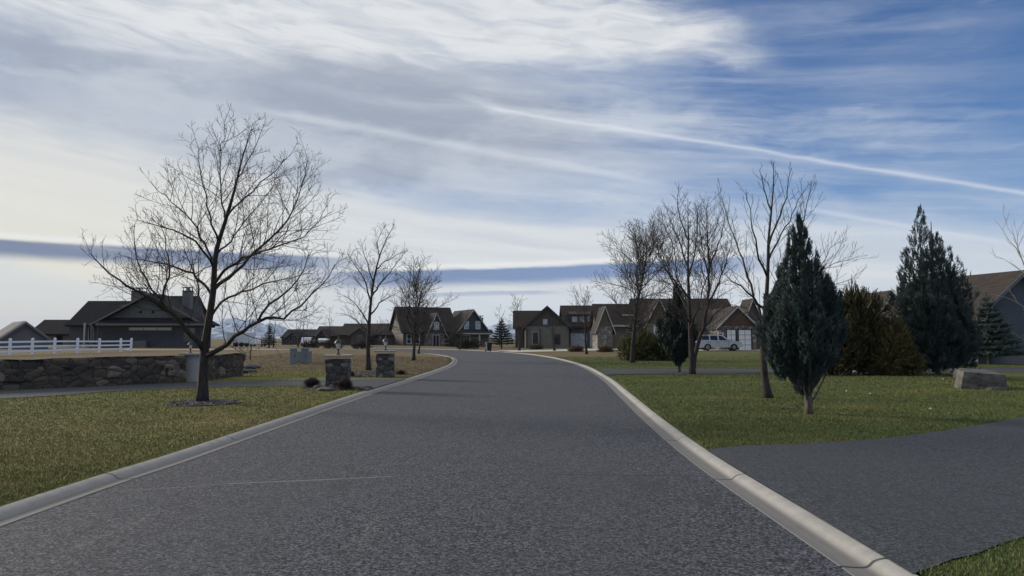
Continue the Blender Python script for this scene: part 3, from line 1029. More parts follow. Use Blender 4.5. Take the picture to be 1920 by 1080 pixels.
# row of trees on the right verge
TP = TreeP(rmin=0.0064, gain=0.0088, dens={0: 5.5, 1: 7.6, 2: 8.2, 3: 4.5}, maxl=3, up=0.22, trop=0.06, ratio={0: .55, 1: .55, 2: .55, 3: .45}, cap={0: 9, 1: 2.4, 2: 1.7, 3: 0.8}, wander=0.12)
px_tree('bare_tree', 'tall bare tree with twin upright leaders on the second driveway verge', (1298, 702), 33, TP,
        ([(1298, 702), (1296, 650), (1294, 610), (1292, 560), (1290, 500), (1291, 450), (1290, 410), (1290, 378)], (0.135, 0.008)),
        [([(1300, 690), (1306, 655, .2), (1318, 615, .4), (1328, 560, .6), (1330, 500, .7), (1326, 445, .8), (1325, 385, .8)], 0.105, 0.008),
         ([(1293, 590), (1275, 555, .4), (1255, 515, .8), (1235, 475, 1.1), (1216, 415, 1.2)], 0.055, 0.007),
         ([(1292, 560), (1270, 530, -.5), (1245, 505, -1), (1218, 490, -1.4)], 0.05, 0.007),
         ([(1328, 570, .6), (1345, 535, 1), (1362, 490, 1.3), (1375, 440, 1.5)], 0.05, 0.007),
         ([(1318, 615, .4), (1345, 585, .1), (1370, 572, -.3), (1400, 578, -.6)], 0.045, 0.007),
         ([(1294, 605), (1280, 590, -.8), (1255, 575, -1.4), (1230, 570, -1.8)], 0.045, 0.007),
         ([(1291, 520), (1302, 475, -.6), (1308, 425, -.8), (1302, 388, -.9)], 0.04, 0.007),
         ([(1290, 500), (1272, 450, .5), (1258, 415, .7), (1250, 390, .8)], 0.045, 0.007),
         ([(1329, 520, .7), (1318, 470, .2), (1312, 425, -.1), (1315, 392, -.2)], 0.035, 0.007),
         ([(1330, 500, .7), (1348, 455, .3), (1358, 415, .1), (1355, 390, 0)], 0.04, 0.007),
         ([(1294, 620), (1310, 570, -1), (1325, 520, -1.7), (1345, 480, -2.2)], 0.05, 0.007),
         ([(1292, 570), (1270, 520, 1.2), (1262, 460, 1.8), (1240, 410, 2.1)], 0.045, 0.007),
         ([(1290, 450), (1277, 415, -.4), (1270, 380, -.5), (1272, 350, -.5)], 0.03, 0.006)], m_bark, m_twig)
HP2 = TreeP(rmin=0.0044, gain=0.0080, dens={0: 4.0, 1: 5.4, 2: 6.5, 3: 4}, maxl=3, up=0.30, trop=0.075, ratio={0: .5, 1: .5, 2: .5, 3: .4}, cap={0: 9, 1: 1.5, 2: 1.0, 3: 0.5}, wander=0.12, ang=(28, 50))
px_tree('bare_tree', 'leaning open bare tree with long outer limbs directly beside the near columnar spruce', (1441, 746), 44, HP2,
        ([(1441, 746), (1434, 705), (1431, 660), (1432, 610), (1437, 560), (1440, 500), (1441, 450), (1446, 400), (1450, 350), (1451, 302)], (0.105, 0.006)),
        [([(1432, 620), (1420, 575, .3), (1402, 520, .6), (1386, 470, .8), (1368, 420, .9), (1352, 368, 1)], 0.045, 0.005),
         ([(1435, 580), (1412, 560, -.4), (1388, 535, -.7), (1370, 525, -.9), (1352, 505, -1)], 0.035, 0.005),
         ([(1437, 565), (1465, 520, .5), (1488, 460, .8), (1505, 410, 1), (1522, 345, 1.1)], 0.045, 0.005),
         ([(1436, 590), (1470, 560, .8), (1510, 520, 1.3), (1550, 500, 1.7), (1580, 490, 1.9), (1610, 480, 2.1)], 0.036, 0.004),
         ([(1440, 600), (1490, 555, 1.2), (1530, 510, 1.6), (1558, 465, 1.8), (1588, 445, 2)], 0.034, 0.004),
         ([(1436, 600), (1490, 570, 1.0), (1540, 545, 1.4), (1580, 528, 1.7), (1612, 520, 1.8)], 0.028, 0.004),
         ([(1439, 520), (1420, 470, -.3), (1408, 410, -.5), (1400, 360, -.6)], 0.032, 0.005),
         ([(1441, 460), (1458, 420, -.4), (1475, 370, -.6), (1484, 315, -.7)], 0.032, 0.005),
         ([(1446, 395), (1432, 355, .3), (1424, 318, .3)], 0.022, 0.005),
         ([(1440, 490), (1465, 440, .5), (1490, 390, .7), (1512, 352, .8)], 0.028, 0.005),
         ([(1433, 605), (1405, 585, .3), (1380, 600, .5), (1362, 610, .6)], 0.026, 0.005)], m_bark, m_twig)
TP3 = TreeP(rmin=0.0075, gain=0.0085, dens={0: 4.6, 1: 7.2, 2: 7.0, 3: 4.0}, maxl=3, up=0.22, trop=0.05, ratio={0: .5, 1: .55, 2: .55, 3: .45}, cap={0: 9, 1: 2.2, 2: 1.6, 3: 0.8}, wander=0.12)
oval_tree('bare_tree', 'round headed bare tree on the verge beside the olive juniper shrubs', gnd(1186, 680), 7.7, 52, TP3, m_bark, m_twig, 0.16, 0.2, 0.52, 36, (-0.01, 0), ang=(40, 66))
TP4 = TreeP(rmin=0.011, dens={0: 3.4, 1: 3.8, 2: 4.4, 3: 3}, maxl=3, up=0.2, ratio={0: .5, 1: .5, 2: .5, 3: .5}, cap={0: 9, 1: 2.0, 2: 1.3, 3: 0.6})
oval_tree('bare_tree', 'bare tree on dry grass in front of the dormer house', gnd(1100, 664), 5.8, 53, TP4, m_bark, m_twigred, 0.14, 0.2, 0.44, 22)
TPR = TreeP(rmin=0.0050, dens={0: 2.4, 1: 2.4, 2: 3.2, 3: 3}, maxl=3, up=0.3, trop=0.06, ratio={0: .5, 1: .45, 2: .45, 3: .4}, cap={0: 9, 1: 1.6, 2: 0.9, 3: 0.5}, ang=(28, 50))
oval_tree('bare_tree', 'pale barked bare tree at the edge of the lawn before the grey gable', Vector((17.9, 24.6, float(hgt(17.9, 24.6)))), 5.4, 61, TPR, m_barkpale, m_twigpale, 0.075, 0.15, 0.3, 16, (-0.02, 0))
FP = TreeP(rmin=0.013, dens={0: 2.8, 1: 3.0, 2: 3.2, 3: 2}, maxl=3, up=0.2, ratio={0: .5, 1: .5, 2: .5, 3: .5}, cap={0: 9, 1: 2.2, 2: 1.4, 3: 0.7}, seg=0.3)
oval_tree('bare_tree', 'slight bare tree between the gabled house and the wheeled bin', Vector((-7.2, 102, .12)), 5.2, 71, FP, m_bark, m_twigred, 0.13, 0.3, 0.36, 12)
oval_tree('bare_tree', 'bare pale tree on the far verge right of the wheeled bin', Vector((0.9, 92, .14)), 6.6, 72, FP, m_bark, m_twigred, 0.16, 0.2, 0.34, 16)
oval_tree('bare_tree', 'small dense bare tree on the far verge before the beige gable', Vector((5.2, 90, .16)), 3.6, 73, TreeP(**{**FP.__dict__, 'dens': {0: 4, 1: 3.4, 2: 3, 3: 2}}), m_bark, m_twigred, 0.15, 0.3, 0.34, 14)

# thin young trees far off behind the dry field
proto = None
frng = random.Random(4)
spots = [(-39.5, 104), (-37, 112), (-34.5, 118), (-32, 110), (-30.5, 122), (-28.5, 115), (-45, 126), (-42, 120), (-26, 128), (-36, 128), (-24, 118), (-33.5, 103), (-29.5, 104),
         (-2.5, 150), (1, 160), (5, 170), (-1, 172), (3, 185), (8.5, 190), (13, 176), (-22, 150), (-17, 160), (17, 165)]
for i, (x, y) in enumerate(spots):
    z = float(hgt(x, y))
    if proto is None or i == 13:
        proto = oval_tree('young_tree', 'thin bare young tree in the loose row beyond the dry field', (x, y, z), 5.6, 80 + i, FP, m_twig, m_twig, 0.07, 0.3, 0.2, 9, group='young trees beyond the dry field')
        o = proto
    else:
        o = copy_tree(proto); o.location = (x, y, z)
    if i >= 13: o['label'] = 'bare grey tree far off beyond the end of the road'; o['group'] = 'grey trees beyond the road end'
    k = frng.uniform(0.75, 1.15) * (1.35 if i >= 13 else 1)
    o.scale = (k * frng.uniform(0.9, 1.2), k, k); o.rotation_euler.z = frng.uniform(0, 6.28)


# ---------------------------------------------------------------- conifers and shrubs
def shoot_template(n, ln, wd, spread, core=0.05, seed=0, curve=0.0):
    """one bristly shoot along +Z, length 1"""
    r = np.random.default_rng(seed)
    t = np.linspace(0.02, 0.97, n); a = np.arange(n) * 2.4 + r.uniform(-.3, .3, n)
    out = np.stack([np.cos(a), np.sin(a), np.zeros(n)], -1)
    sd = np.stack([-np.sin(a), np.cos(a), np.zeros(n)], -1)
    p = np.stack([np.zeros(n), np.zeros(n), t], -1)
    l = ln * (1 - 0.45 * t) * r.uniform(0.8, 1.2, n)
    tip = p + out * (l * np.sin(spread))[:, None] + np.array([0, 0, 1]) * (l * np.cos(spread))[:, None]
    v = np.stack([p - sd * wd, p + sd * wd, tip], 1)
    c = []
    for k in range(3):
        b, b2 = 2.1 * k, 2.1 * (k + 1)
        c.append([[core * math.cos(b), core * math.sin(b), 0], [core * math.cos(b2), core * math.sin(b2), 0], [0, 0, 1.0]])
    v = np.concatenate([v, np.array(c)])
    v[:, :, 0] += curve * v[:, :, 2] ** 2
    return v


def place_shoots(tmpl, P, D, S, tone, r, width=1.0):
    """tmpl list of (k,3,3); P,D (n,3); S lengths (n,); tone (n,3) -> verts, colours"""
    V, Cc = [], []
    pick = r.integers(0, len(tmpl), len(P))
    for j, T in enumerate(tmpl):
        m = pick == j
        if not m.any(): continue
        d = D[m] / np.linalg.norm(D[m], axis=1, keepdims=True)
        a = np.cross(d, r.normal(size=d.shape)); a /= np.linalg.norm(a, axis=1, keepdims=True)
        b = np.cross(d, a)
        M = np.stack([a * width, b * width, d], 1) * S[m][:, None, None]
        v = np.einsum('kci,nij->nkcj', T, M) + P[m][:, None, None, :]
        c = np.broadcast_to(tone[m][:, None, None, :], v.shape).copy()
        c[:, :, 2] *= 1.2
        V.append(v.reshape(-1, 3)); Cc.append(c.reshape(-1, 3))
    return np.concatenate(V), np.concatenate(Cc)


def fol_mesh(name, V, Cc, parent, mat=None):
    return np_mesh(name, V, np.arange(len(V)).reshape(-1, 3), mat or m_needle, parent, Cc)


SH = [shoot_template(30, 0.27, 0.030, R(52), 0.07, s, cv) for s, cv in ((1, .0), (2, .12), (3, -.1), (4, .06))]
SHF = [shoot_template(14, 0.30, 0.055, R(50), 0.10, s, 0.08) for s in (5, 6, 7)]


def column_spruce(name, label, loc, cols, n, seed, tone, L=(0.16, 0.34), up=(0.55, 1.0), tmpl=SH, cat='tree', trunk=None, width=1.0, outw=1.0, group=None, inner=0.35):
    """cols: list of (dx, dy, z0, z1, profile[(u, radius)]) upright leaders clothed with shoots"""
    r = np.random.default_rng(seed)
    t = thing(name, label, cat, loc, 0, group)
    areas = []
    for c in cols:
        areas.append((c[3] - c[2]) * np.mean([q[1] for q in c[4]]))
    VV, CC = [], []
    for c, a in zip(cols, areas):
        dx, dy, z0, z1, prof = c
        m = int(n * a / sum(areas))
        pu, pr = np.array([q[0] for q in prof]), np.array([q[1] for q in prof])
        # more shoots where the girth is larger
        u = r.random(m * 6); acc = r.random(m * 6) * pr.max() < np.interp(u, pu, pr) + 0.08; u = u[acc][:m]; m = len(u)
        az = r.uniform(0, 2 * np.pi, m)
        z = z0 + (z1 - z0) * u
        lump = 1 + 0.16 * np.sin(az * 3 + z * 2.1 + seed) + 0.12 * np.sin(az * 7 - z * 3.3) + 0.10 * np.sin(z * 9 + az * 2)
        # clumps: branch ends group shoots, with dark gaps between
        rad = np.interp(u, pu, pr) * lump
        q = np.where(r.random(m) < inner, r.uniform(0.15, 0.8, m), r.uniform(0.8, 1.06, m))
        out = np.stack([np.cos(az), np.sin(az), np.zeros(m)], -1)
        P = np.stack([dx + np.cos(az) * rad * q, dy + np.sin(az) * rad * q, z + r.normal(0, 0.04, m)], -1)
        # gather shoots round branch ends so that the crown shows clumps and gaps
        nb = min(600, max(12, m // 26)); cen = P[r.integers(0, m, nb)]
        near = np.argmin(((P[:, None, :] - cen[None]) ** 2 * np.array([1, 1, 0.35])).sum(-1), 1) if m * nb < 3e7 else r.integers(0, nb, m)
        P = P + (cen[near] - P) * np.array([0.42, 0.42, 0.22])
        upw = r.uniform(*up, m)
        ow = outw * np.clip(0.75 - 0.7 * u, 0.05, 1) * r.uniform(0.5, 1.3, m)
        D = out * ow[:, None] + np.array([0, 0, 1.0]) * upw[:, None] + r.normal(0, 0.16, (m, 3))
        S = r.uniform(*L, m) * (0.62 + 0.5 * np.clip(rad / pr.max(), 0, 1))
        P -= D / np.linalg.norm(D, axis=1, keepdims=True) * (S * 0.6)[:, None]
        tn = np.array(tone)[None] * r.uniform(0.55, 1.5, m)[:, None]
        tn[:, 2] *= r.uniform(0.85, 1.2, m)
        v, cc = place_shoots(tmpl, P, D, S, tn, r, width)
        VV.append(v); CC.append(cc)
        # leader tip
        k = 10
        zt = np.linspace(z1 - 0.5 * (L[1] / 0.34), z1, k)
        Pt = np.stack([np.full(k, dx), np.full(k, dy), zt - 0.12], -1)
        v, cc = place_shoots(tmpl, Pt, np.array([0, 0, 1.0]) + r.normal(0, 0.10, (k, 3)), np.full(k, L[1] * 0.85), np.tile(np.array(tone), (k, 1)), r, width)
        VV.append(v); CC.append(cc)
    fol_mesh('crown', np.concatenate(VV), np.concatenate(CC), t)
    mb = MB(); rr = random.Random(seed)
    tr = trunk or dict(h=1.2, r=0.09, n=0)
    mb.tube([(0, 0, -0.05), (0.01, 0, 0.12), (0, 0.01, tr['h'] * 0.5), (0, 0, tr['h']), (0, 0, max(c[3] for c in cols) * 0.9)], [tr['r'] * 1.35, tr['r'] * 1.05, tr['r'], tr['r'] * 0.9, 0.012], 9)
    for i in range(tr['n']):
        a = i * 2.4 + rr.uniform(-.3, .3); z = rr.uniform(0.14, 0.5) * tr['h']; q = rr.uniform(0.5, 0.95) * tr.get('reach', 0.6)
        ca, sa = math.cos(a), math.sin(a)
        mb.tube([(0, 0, z), (ca * q * .35, sa * q * .35, z + 0.22), (ca * q * .75, sa * q * .75, z + 0.6), (ca * q, sa * q, z + 1.15)], [0.024, 0.019, 0.013, 0.005], 5)
    mb.build('trunk', m_bark2, t, smooth=True)
    return t


m_bark2 = M_bark('spruce_bark', (0.11, 0.093, 0.078))
BLUE = (0.046, 0.073, 0.070)
g = gnd(1516, 776)
column_spruce('columnar_spruce', 'narrow blue green spruce with bare forked stem low on the near lawn', g,
              [(-0.10, 0, 0.42, 4.05, [(0, .10), (.08, .30), (.2, .58), (.34, .74), (.47, .72), (.62, .50), (.78, .29), (.9, .17), (1, .05)]),
               (0.52, 0.15, 1.0, 2.85, [(0, .15), (.4, .36), (.7, .24), (1, .04)]),
               (-0.55, -0.1, 0.75, 2.2, [(0, .12), (.45, .30), (.8, .18), (1, .04)])], 15000, 3, BLUE, trunk=dict(h=1.1, r=0.075, n=16, reach=0.62), L=(0.09, 0.19), width=1.05, up=(0.35, 0.85))
g = gnd(1757, 703)
column_spruce('columnar_spruce', 'broad dark blue spruce with many leaders beside the rock block', g,
              [(-0.36, 0, 0.15, 6.3, [(0, .85), (.12, 1.1), (.3, 1.2), (.45, 1.08), (.6, .86), (.75, .54), (.88, .25), (.95, .12), (1, .04)]),
               (0.15, -0.1, 0.3, 5.25, [(0, .9), (.2, 1.2), (.5, 1.06), (.75, .68), (.92, .28), (1, .05)]),
               (0.6, 0.1, 0.3, 4.1, [(0, .6), (.3, .85), (.6, .6), (.85, .3), (1, .05)]),
               (-0.7, 0, 0.2, 3.7, [(0, .5), (.3, .62), (.6, .48), (.85, .25), (1, .05)]),
               (0.95, 0.2, 0.55, 2.9, [(0, .35), (.4, .55), (.75, .35), (1, .05)])], 24000, 8, BLUE, trunk=dict(h=1.0, r=0.11, n=8, reach=0.8), L=(0.11, 0.22), width=1.05, up=(0.35, 0.85))
g = gnd(1273, 698)
column_spruce('columnar_spruce', 'slender spruce tapering to a stem behind the twin leader tree', g,
              [(-0.05, 0, 0.35, 4.0, [(0, .10), (.12, .45), (.28, .80), (.45, .78), (.62, .5), (.8, .26), (.92, .15), (1, .04)]),
               (-0.35, 0.1, 0.7, 2.5, [(0, .15), (.45, .4), (.8, .25), (1, .04)])], 4600, 13, (0.034, 0.052, 0.044), trunk=dict(h=1.0, r=0.08, n=14, reach=0.55), tmpl=SHF, L=(0.2, 0.4))


def tiered_spruce(name, label, loc, H, rad, n, seed, tone):
    """broad spruce with drooping tiers"""
    r = np.random.default_rng(seed)
    t = thing(name, label, 'tree', loc)
    u = 1 - np.sqrt(r.random(n)); nt_ = 11
    tier = (np.floor(u * nt_) + 0.25 + 0.4 * r.random(n)) / nt_
    az = r.uniform(0, 2 * np.pi, n)
    q = np.sqrt(r.uniform(0.05, 1.0, n))
    rr = rad * (1 - tier) * q * (1 + 0.16 * np.sin(az * 5 + np.floor(u * nt_) * 2.3) + 0.08 * np.sin(az * 11))
    z = 0.12 * H + tier * H * 0.86 + 0.12 * (q - 0.6) * H / nt_ * 3
    P = np.stack([np.cos(az) * rr, np.sin(az) * rr, z], -1)
    D = np.stack([np.cos(az), np.sin(az), r.uniform(-0.1, 0.55, n) + tier * 0.7], -1) + r.normal(0, 0.2, (n, 3))
    S = r.uniform(0.25, 0.5, n) * H / 4.0 * 0.9
    tn = np.array(tone)[None] * r.uniform(0.6, 1.5, n)[:, None]
    v, cc = place_shoots(SHF, P - D * 0.2 * S[:, None], D, S, tn, r, 1.1)
    Pt = np.stack([np.zeros(8), np.zeros(8), np.linspace(H * .86, H * .97, 8)], -1)
    v2, c2 = place_shoots(SHF, Pt, np.array([0, 0, 1.0]) + r.normal(0, .25, (8, 3)), np.full(8, .1 * H), np.tile(np.array(tone), (8, 1)), r)
    fol_mesh('crown', np.concatenate([v, v2]), np.concatenate([cc, c2]), t)
    mb = MB(); mb.tube([(0, 0, -.05), (0, 0, H * .4), (0, 0, H * .95)], [0.03 * H, 0.02 * H, 0.01], 7); mb.build('trunk', m_bark2, t, smooth=True)
    return t


tiered_spruce('spruce', 'shaggy blue spruce tree close against the grey gable wall', Vector((28.6, 44, float(hgt(28.6, 44)))), 4.1, 1.65, 2600, 31, (0.045, 0.070, 0.062))
tiered_spruce('spruce', 'small cone shaped spruce between the gabled house and the beige gable', Vector((-1.6, 112, .12)), 4.6, 2.0, 1500, 32, (0.028, 0.045, 0.038))
tiered_spruce('spruce', 'low dark conifer beside the end of the row of brown roofs', Vector((-31.8, 96, .38)), 3.0, 1.0, 700, 33, (0.030, 0.040, 0.030))
tiered_spruce('spruce', 'blue green conifer in front of the small white trimmed gable', Vector((12.2, 74, .2)), 3.4, 1.3, 1200, 34, (0.038, 0.055, 0.052))


def blob_shrub(name, label, loc, lobes, n, seed, tone, L=(0.15, 0.32), cat='shrub', tmpl=SHF, upb=0.5, group=None, stems=True):
    """irregular shrub: lobes (dx, dy, dz, rx, ry, rz) clothed with shoots"""
    r = np.random.default_rng(seed); t = thing(name, label, cat, loc, 0, group)
    vol = np.array([l[3] * l[4] + l[3] * l[5] for l in lobes]); vol = vol / vol.sum()
    VV, CC = [], []
    for l, f in zip(lobes, vol):
        m = int(n * f)
        d = r.normal(size=(m, 3)); d /= np.linalg.norm(d, axis=1, keepdims=True)
        q = np.where(r.random(m) < 0.3, r.uniform(0.3, 0.85, m), r.uniform(0.85, 1.08, m))
        k = 1 + 0.15 * np.sin(d[:, 0] * 7 + d[:, 2] * 5 + seed) + 0.1 * np.sin(d[:, 1] * 9 + d[:, 2] * 8)
        P = np.array(l[:3]) + d * np.array(l[3:]) * (q * k)[:, None]
        ok = P[:, 2] > 0.02; P, d = P[ok], d[ok]; m = len(P)
        D = d + np.array([0, 0, upb]) + r.normal(0, 0.3, (m, 3))
        S = r.uniform(*L, m)
        tn = np.array(tone)[None] * r.uniform(0.5, 1.55, m)[:, None]
        v, c = place_shoots(tmpl, P - D * 0.4 * S[:, None], D, S, tn, r, 1.0)
        VV.append(v); CC.append(c)
    fol_mesh('foliage', np.concatenate(VV), np.concatenate(CC), t)
    if stems:
        for l in lobes:
            mb = MB()
            mb.tube([(l[0] * .6, l[1] * .6, -.05), (l[0] * .9, l[1] * .9, l[2] * .6), (l[0], l[1], l[2] + l[5] * .5)], [0.04, 0.03, 0.01], 5)
            mb.build('stem', m_bark2, t, smooth=True)
    return t


OLV = (0.075, 0.072, 0.022)
g = gnd(1215, 676)
blob_shrub('juniper_shrub', 'spreading olive juniper left of the slender spruce', g, [(-1.2, .3, .8, .75, .8, .85), (-.2, 0, 1.0, 1.0, 1.0, 1.05), (1.0, .2, .9, 1.0, 1.0, 1.1), (1.5, .2, .5, .7, .8, .6)], 2600, 41, OLV, (0.25, 0.5))
g = gnd(1690, 704)
blob_shrub('juniper_shrub', 'low yellowish olive juniper at the left foot of the broad blue spruce', g, [(-.45, -.1, .7, .45, .5, .8), (-.05, 0, .9, .45, .5, 1.1), (.25, -.15, .4, .4, .45, .45), (-.6, 0, .35, .4, .45, .4)], 2600, 42, (0.092, 0.078, 0.026), (0.14, 0.3), tmpl=SH)
g = Vector((12.2, 26.5, float(hgt(12.2, 26.5))))
blob_shrub('arborvitae', 'tall olive brown evergreen thicket between the two blue spruces', g, [(-.5, 0, 1.3, .8, .8, 1.4), (.5, .1, 1.6, .8, .8, 1.55), (.15, .3, 2.4, .5, .5, .75), (-1.0, .2, .9, .6, .6, 1.0), (1.1, .2, 1.1, .6, .6, 1.1)], 5200, 43, (0.058, 0.050, 0.020), (0.2, 0.4), cat='shrub', upb=1.0)
g = gnd(1583, 698)
blob_shrub('dark_shrub', 'dark purple brown bush right behind the near columnar spruce', Vector((g.x - .4, g.y + 1.2, g.z)), [(0, 0, .7, .7, .7, .9), (.6, .2, .5, .6, .6, .6)], 1200, 44, (0.035, 0.028, 0.024), (0.2, 0.4), upb=0.8)
blob_shrub('hedge_bush', 'clipped dark green hedge bush behind the wheeled bin', Vector((-6.4, 108, .1)), [(-.9, 0, .6, 1.0, .9, .85), (.5, 0, .65, 1.2, .9, .9)], 1500, 45, (0.030, 0.036, 0.018), (0.2, 0.4), upb=0.2)
blob_shrub('hedge_bush', 'dark round bush at the foot of the gabled house entry', Vector((-9.6, 128, .1)), [(0, 0, 1.2, 1.5, 1.2, 1.5)], 700, 46, (0.025, 0.030, 0.02), (0.35, 0.6), upb=0.2)
for i, (x, y, w, lb) in enumerate([(-22.5, 92, 1.3, 'dark low bush in front of the row of brown roofs'), (-26.5, 97, 1.2, 'dark low bush next to the small white parked car'), (-18.5, 90, 1.1, 'brown low bush nearest the dry field trees'),
                                   (7.4, 84, .8, 'brown dry bush on the bed before the dormer house'), (10.2, 80, .8, 'russet dry bush by the pale boulders'), (3.4, 103, .9, 'small brown bush by the beige gable corner')]):
    blob_shrub('low_bush', lb, Vector((x, y, float(hgt(x, y)))), [(0, 0, .35 * w, w, .8 * w, .5 * w)], 420, 50 + i, (0.045, 0.036, 0.024) if i < 3 else (0.10, 0.06, 0.035), (0.25, 0.45), upb=0.5, stems=False)


def tuft(name, label, loc, rx, rz, n, seed, tone, group=None):
    """dome of fine arching stems"""
    r = np.random.default_rng(seed); t = thing(name, label, 'shrub', loc, 0, group)
    az = r.uniform(0, 2 * np.pi, n); th = np.arccos(r.uniform(0.05, 1, n)); L = r.uniform(0.75, 1.05, n)
    d = np.stack([np.sin(th) * np.cos(az) * rx, np.sin(th) * np.sin(az) * rx, np.cos(th) * rz], -1) * L[:, None]
    b = np.stack([np.cos(az), np.sin(az), np.zeros(n)], -1) * (0.28 * rx * r.random(n))[:, None]
    mid = b + d * 0.55 + np.array([0, 0, 0.12 * rz])
    sd = np.stack([-np.sin(az), np.cos(az), np.zeros(n)], -1) * 0.007
    tip = b * 0.4 + d
    V = np.stack([np.stack([b - sd, b + sd, mid], 1), np.stack([mid - sd, mid + sd, tip], 1)], 1).reshape(-1, 3)
    tn = np.array(tone)[None] * r.uniform(0.5, 1.6, n)[:, None]
    Cc = np.repeat(tn, 6, 0)
    fol_mesh('stems', V, Cc, t, m_blade)
    return t


tuft('ornamental_shrub', 'dark purple domed shrub at the left of the near lantern pillar', gnd(585, 727), 0.36, 0.36, 2600, 1, (0.115, 0.092, 0.095))
tuft('ornamental_shrub', 'reddish brown domed shrub at the right corner of the near lantern pillar', gnd(647, 731), 0.31, 0.38, 2400, 2, (0.105, 0.072, 0.060))
tuft('ornamental_shrub', 'tiny russet tuft among the stones between the two lantern pillars', gnd(661, 707), 0.16, 0.26, 500, 3, (0.10, 0.055, 0.045))
tuft('ornamental_shrub', 'brown flat tuft at the right of the far lantern pillar', gnd(752, 702), 0.4, 0.22, 900, 4, (0.055, 0.045, 0.032))
tuft('dry_grass_clump', 'pale dry vase shaped grass clump before the olive thicket', gnd(1622, 690), 0.45, 1.0, 1300, 5, (0.16, 0.13, 0.10))

# ---------------------------------------------------------------- stonework, pillars, lanterns
m_stone = M_stone('rubble_stone', 2.5, [(0.050, 0.046, 0.042), (0.115, 0.088, 0.062), (0.19, 0.16, 0.125)], (0.026, 0.024, 0.022), gap=0.035)
m_pstone = M_stone('pillar_stone', 4.6, [(0.062, 0.058, 0.058), (0.125, 0.110, 0.100), (0.23, 0.21, 0.195)], (0.030, 0.029, 0.030), 'obj')
m_cap = M_plain('cap_stone', (0.30, 0.285, 0.265), 0.85, 0.18, 4.0, 0.3)
m_stucco = M_plain('pale_stucco', (0.37, 0.375, 0.38), 0.85, 0.08, 3.0, 0.15)
m_iron = M_plain('black_iron', (0.018, 0.017, 0.017), 0.45, 0.2, 8.0, 0.0, spec=0.5)
m_frost = M_plain('frosted_glass', (0.62, 0.60, 0.54), 0.35, 0.08, 6.0, spec=0.5)
m_white = M_plain('white_paint', (0.72, 0.73, 0.74), 0.5, 0.06, 2.0)
m_trim = M_plain('cream_trim', (0.42, 0.40, 0.37), 0.6, 0.08, 2.0)
m_graytrim = M_plain('grey_trim', (0.13, 0.125, 0.12), 0.6, 0.1, 2.0)
m_gravel = M_stone('gravel', 14.0, [(0.07, 0.068, 0.07), (0.16, 0.15, 0.15), (0.30, 0.28, 0.27)], (0.02, 0.02, 0.02), 'pos', (1, 1, 1), 0.08, 0.9)
m_rock = M_plain('lichen_rock', (0.115, 0.108, 0.098), 0.92, 0.5, 3.2, 0.9, 'obj', 0.2)
m_rockdk = M_plain('dark_rock', (0.085, 0.082, 0.084), 0.9, 0.4, 3.0, 0.9, 'obj', 0.2)
m_glass = M_glass('window_glass')
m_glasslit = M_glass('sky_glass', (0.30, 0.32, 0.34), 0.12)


def wall_mesh(name, P, label, H, th, seed):
    """rubble wall: every facing stone pushed in or out a little, rough top"""
    r = random.Random(seed); mb = MB()
    nz = 14
    dense = []
    for a, b in zip(P[:-1], P[1:]):
        k = int((b - a).length / 0.09)
        dense += [a.lerp(b, i / k) for i in range(k)]
    dense.append(P[-1])
    n = len(dense)
    def bulge(i, j): 
        p = dense[i]; v = Vector((p.x * 2.4, p.y * 2.4, j / nz * H * 3.2))
        return (mnoise.cell(v) - 0.5) * 0.05 + mnoise.noise(v * 2.2) * 0.035
    for side, nx in ((-1, 0), (1, 1)):
        for i, p in enumerate(dense):
            t = (dense[min(i + 1, n - 1)] - dense[max(i - 1, 0)]).normalized(); nrm = Vector((t.y, -t.x, 0))
            top = H + mnoise.noise(Vector((p.x * 1.3, p.y * 1.3, 0))) * 0.035
            z0 = float(hgt(p.x, p.y)) - 0.08
            for j in range(nz + 1):
                q = p + nrm * (-side) * (th / 2 + (bulge(i, j) if j < nz else -0.02))
                mb.v.append((q.x, q.y, z0 + (top + 0.08 - 0.0) * j / nz))
    m = nz + 1; o2 = n * m
    for i in range(n - 1):
        for j in range(nz):
            mb.f.append((i * m + j, i * m + j + 1, (i + 1) * m + j + 1, (i + 1) * m + j)[::-1])
            mb.f.append((o2 + i * m + j, o2 + i * m + j + 1, o2 + (i + 1) * m + j + 1, o2 + (i + 1) * m + j))
        mb.f.append((i * m + nz, (i + 1) * m + nz, o2 + (i + 1) * m + nz, o2 + i * m + nz))
    for i in (0, n - 1):
        for j in range(nz): mb.f.append((i * m + j, i * m + j + 1, o2 + i * m + j + 1, o2 + i * m + j))
    return tag(mb.build(name, m_stone), label, 'wall')


back = Vector((0, 0.42, 0))
w0, w1 = gnd(0, 732), gnd(341, 717.5)
d_ = (w1 - w0).normalized()
wall_mesh('stone_wall', [V2(*(w0 - d_ * 6).xy) + back * .5, V2(w0.x, w0.y) + back * .5, V2(w1.x, w1.y) + back * .5], 'long low rubble stone wall along the left driveway below the white fence', 0.93, 0.40, 3)
w2, w3 = gnd(374, 715), gnd(446, 704.5)
wall_mesh('stone_wall', [V2(w2.x, w2.y) + back * .5, V2(w3.x, w3.y) + back * .5], 'short rubble stone wall running back from the pale lantern post', 0.90, 0.40, 4)


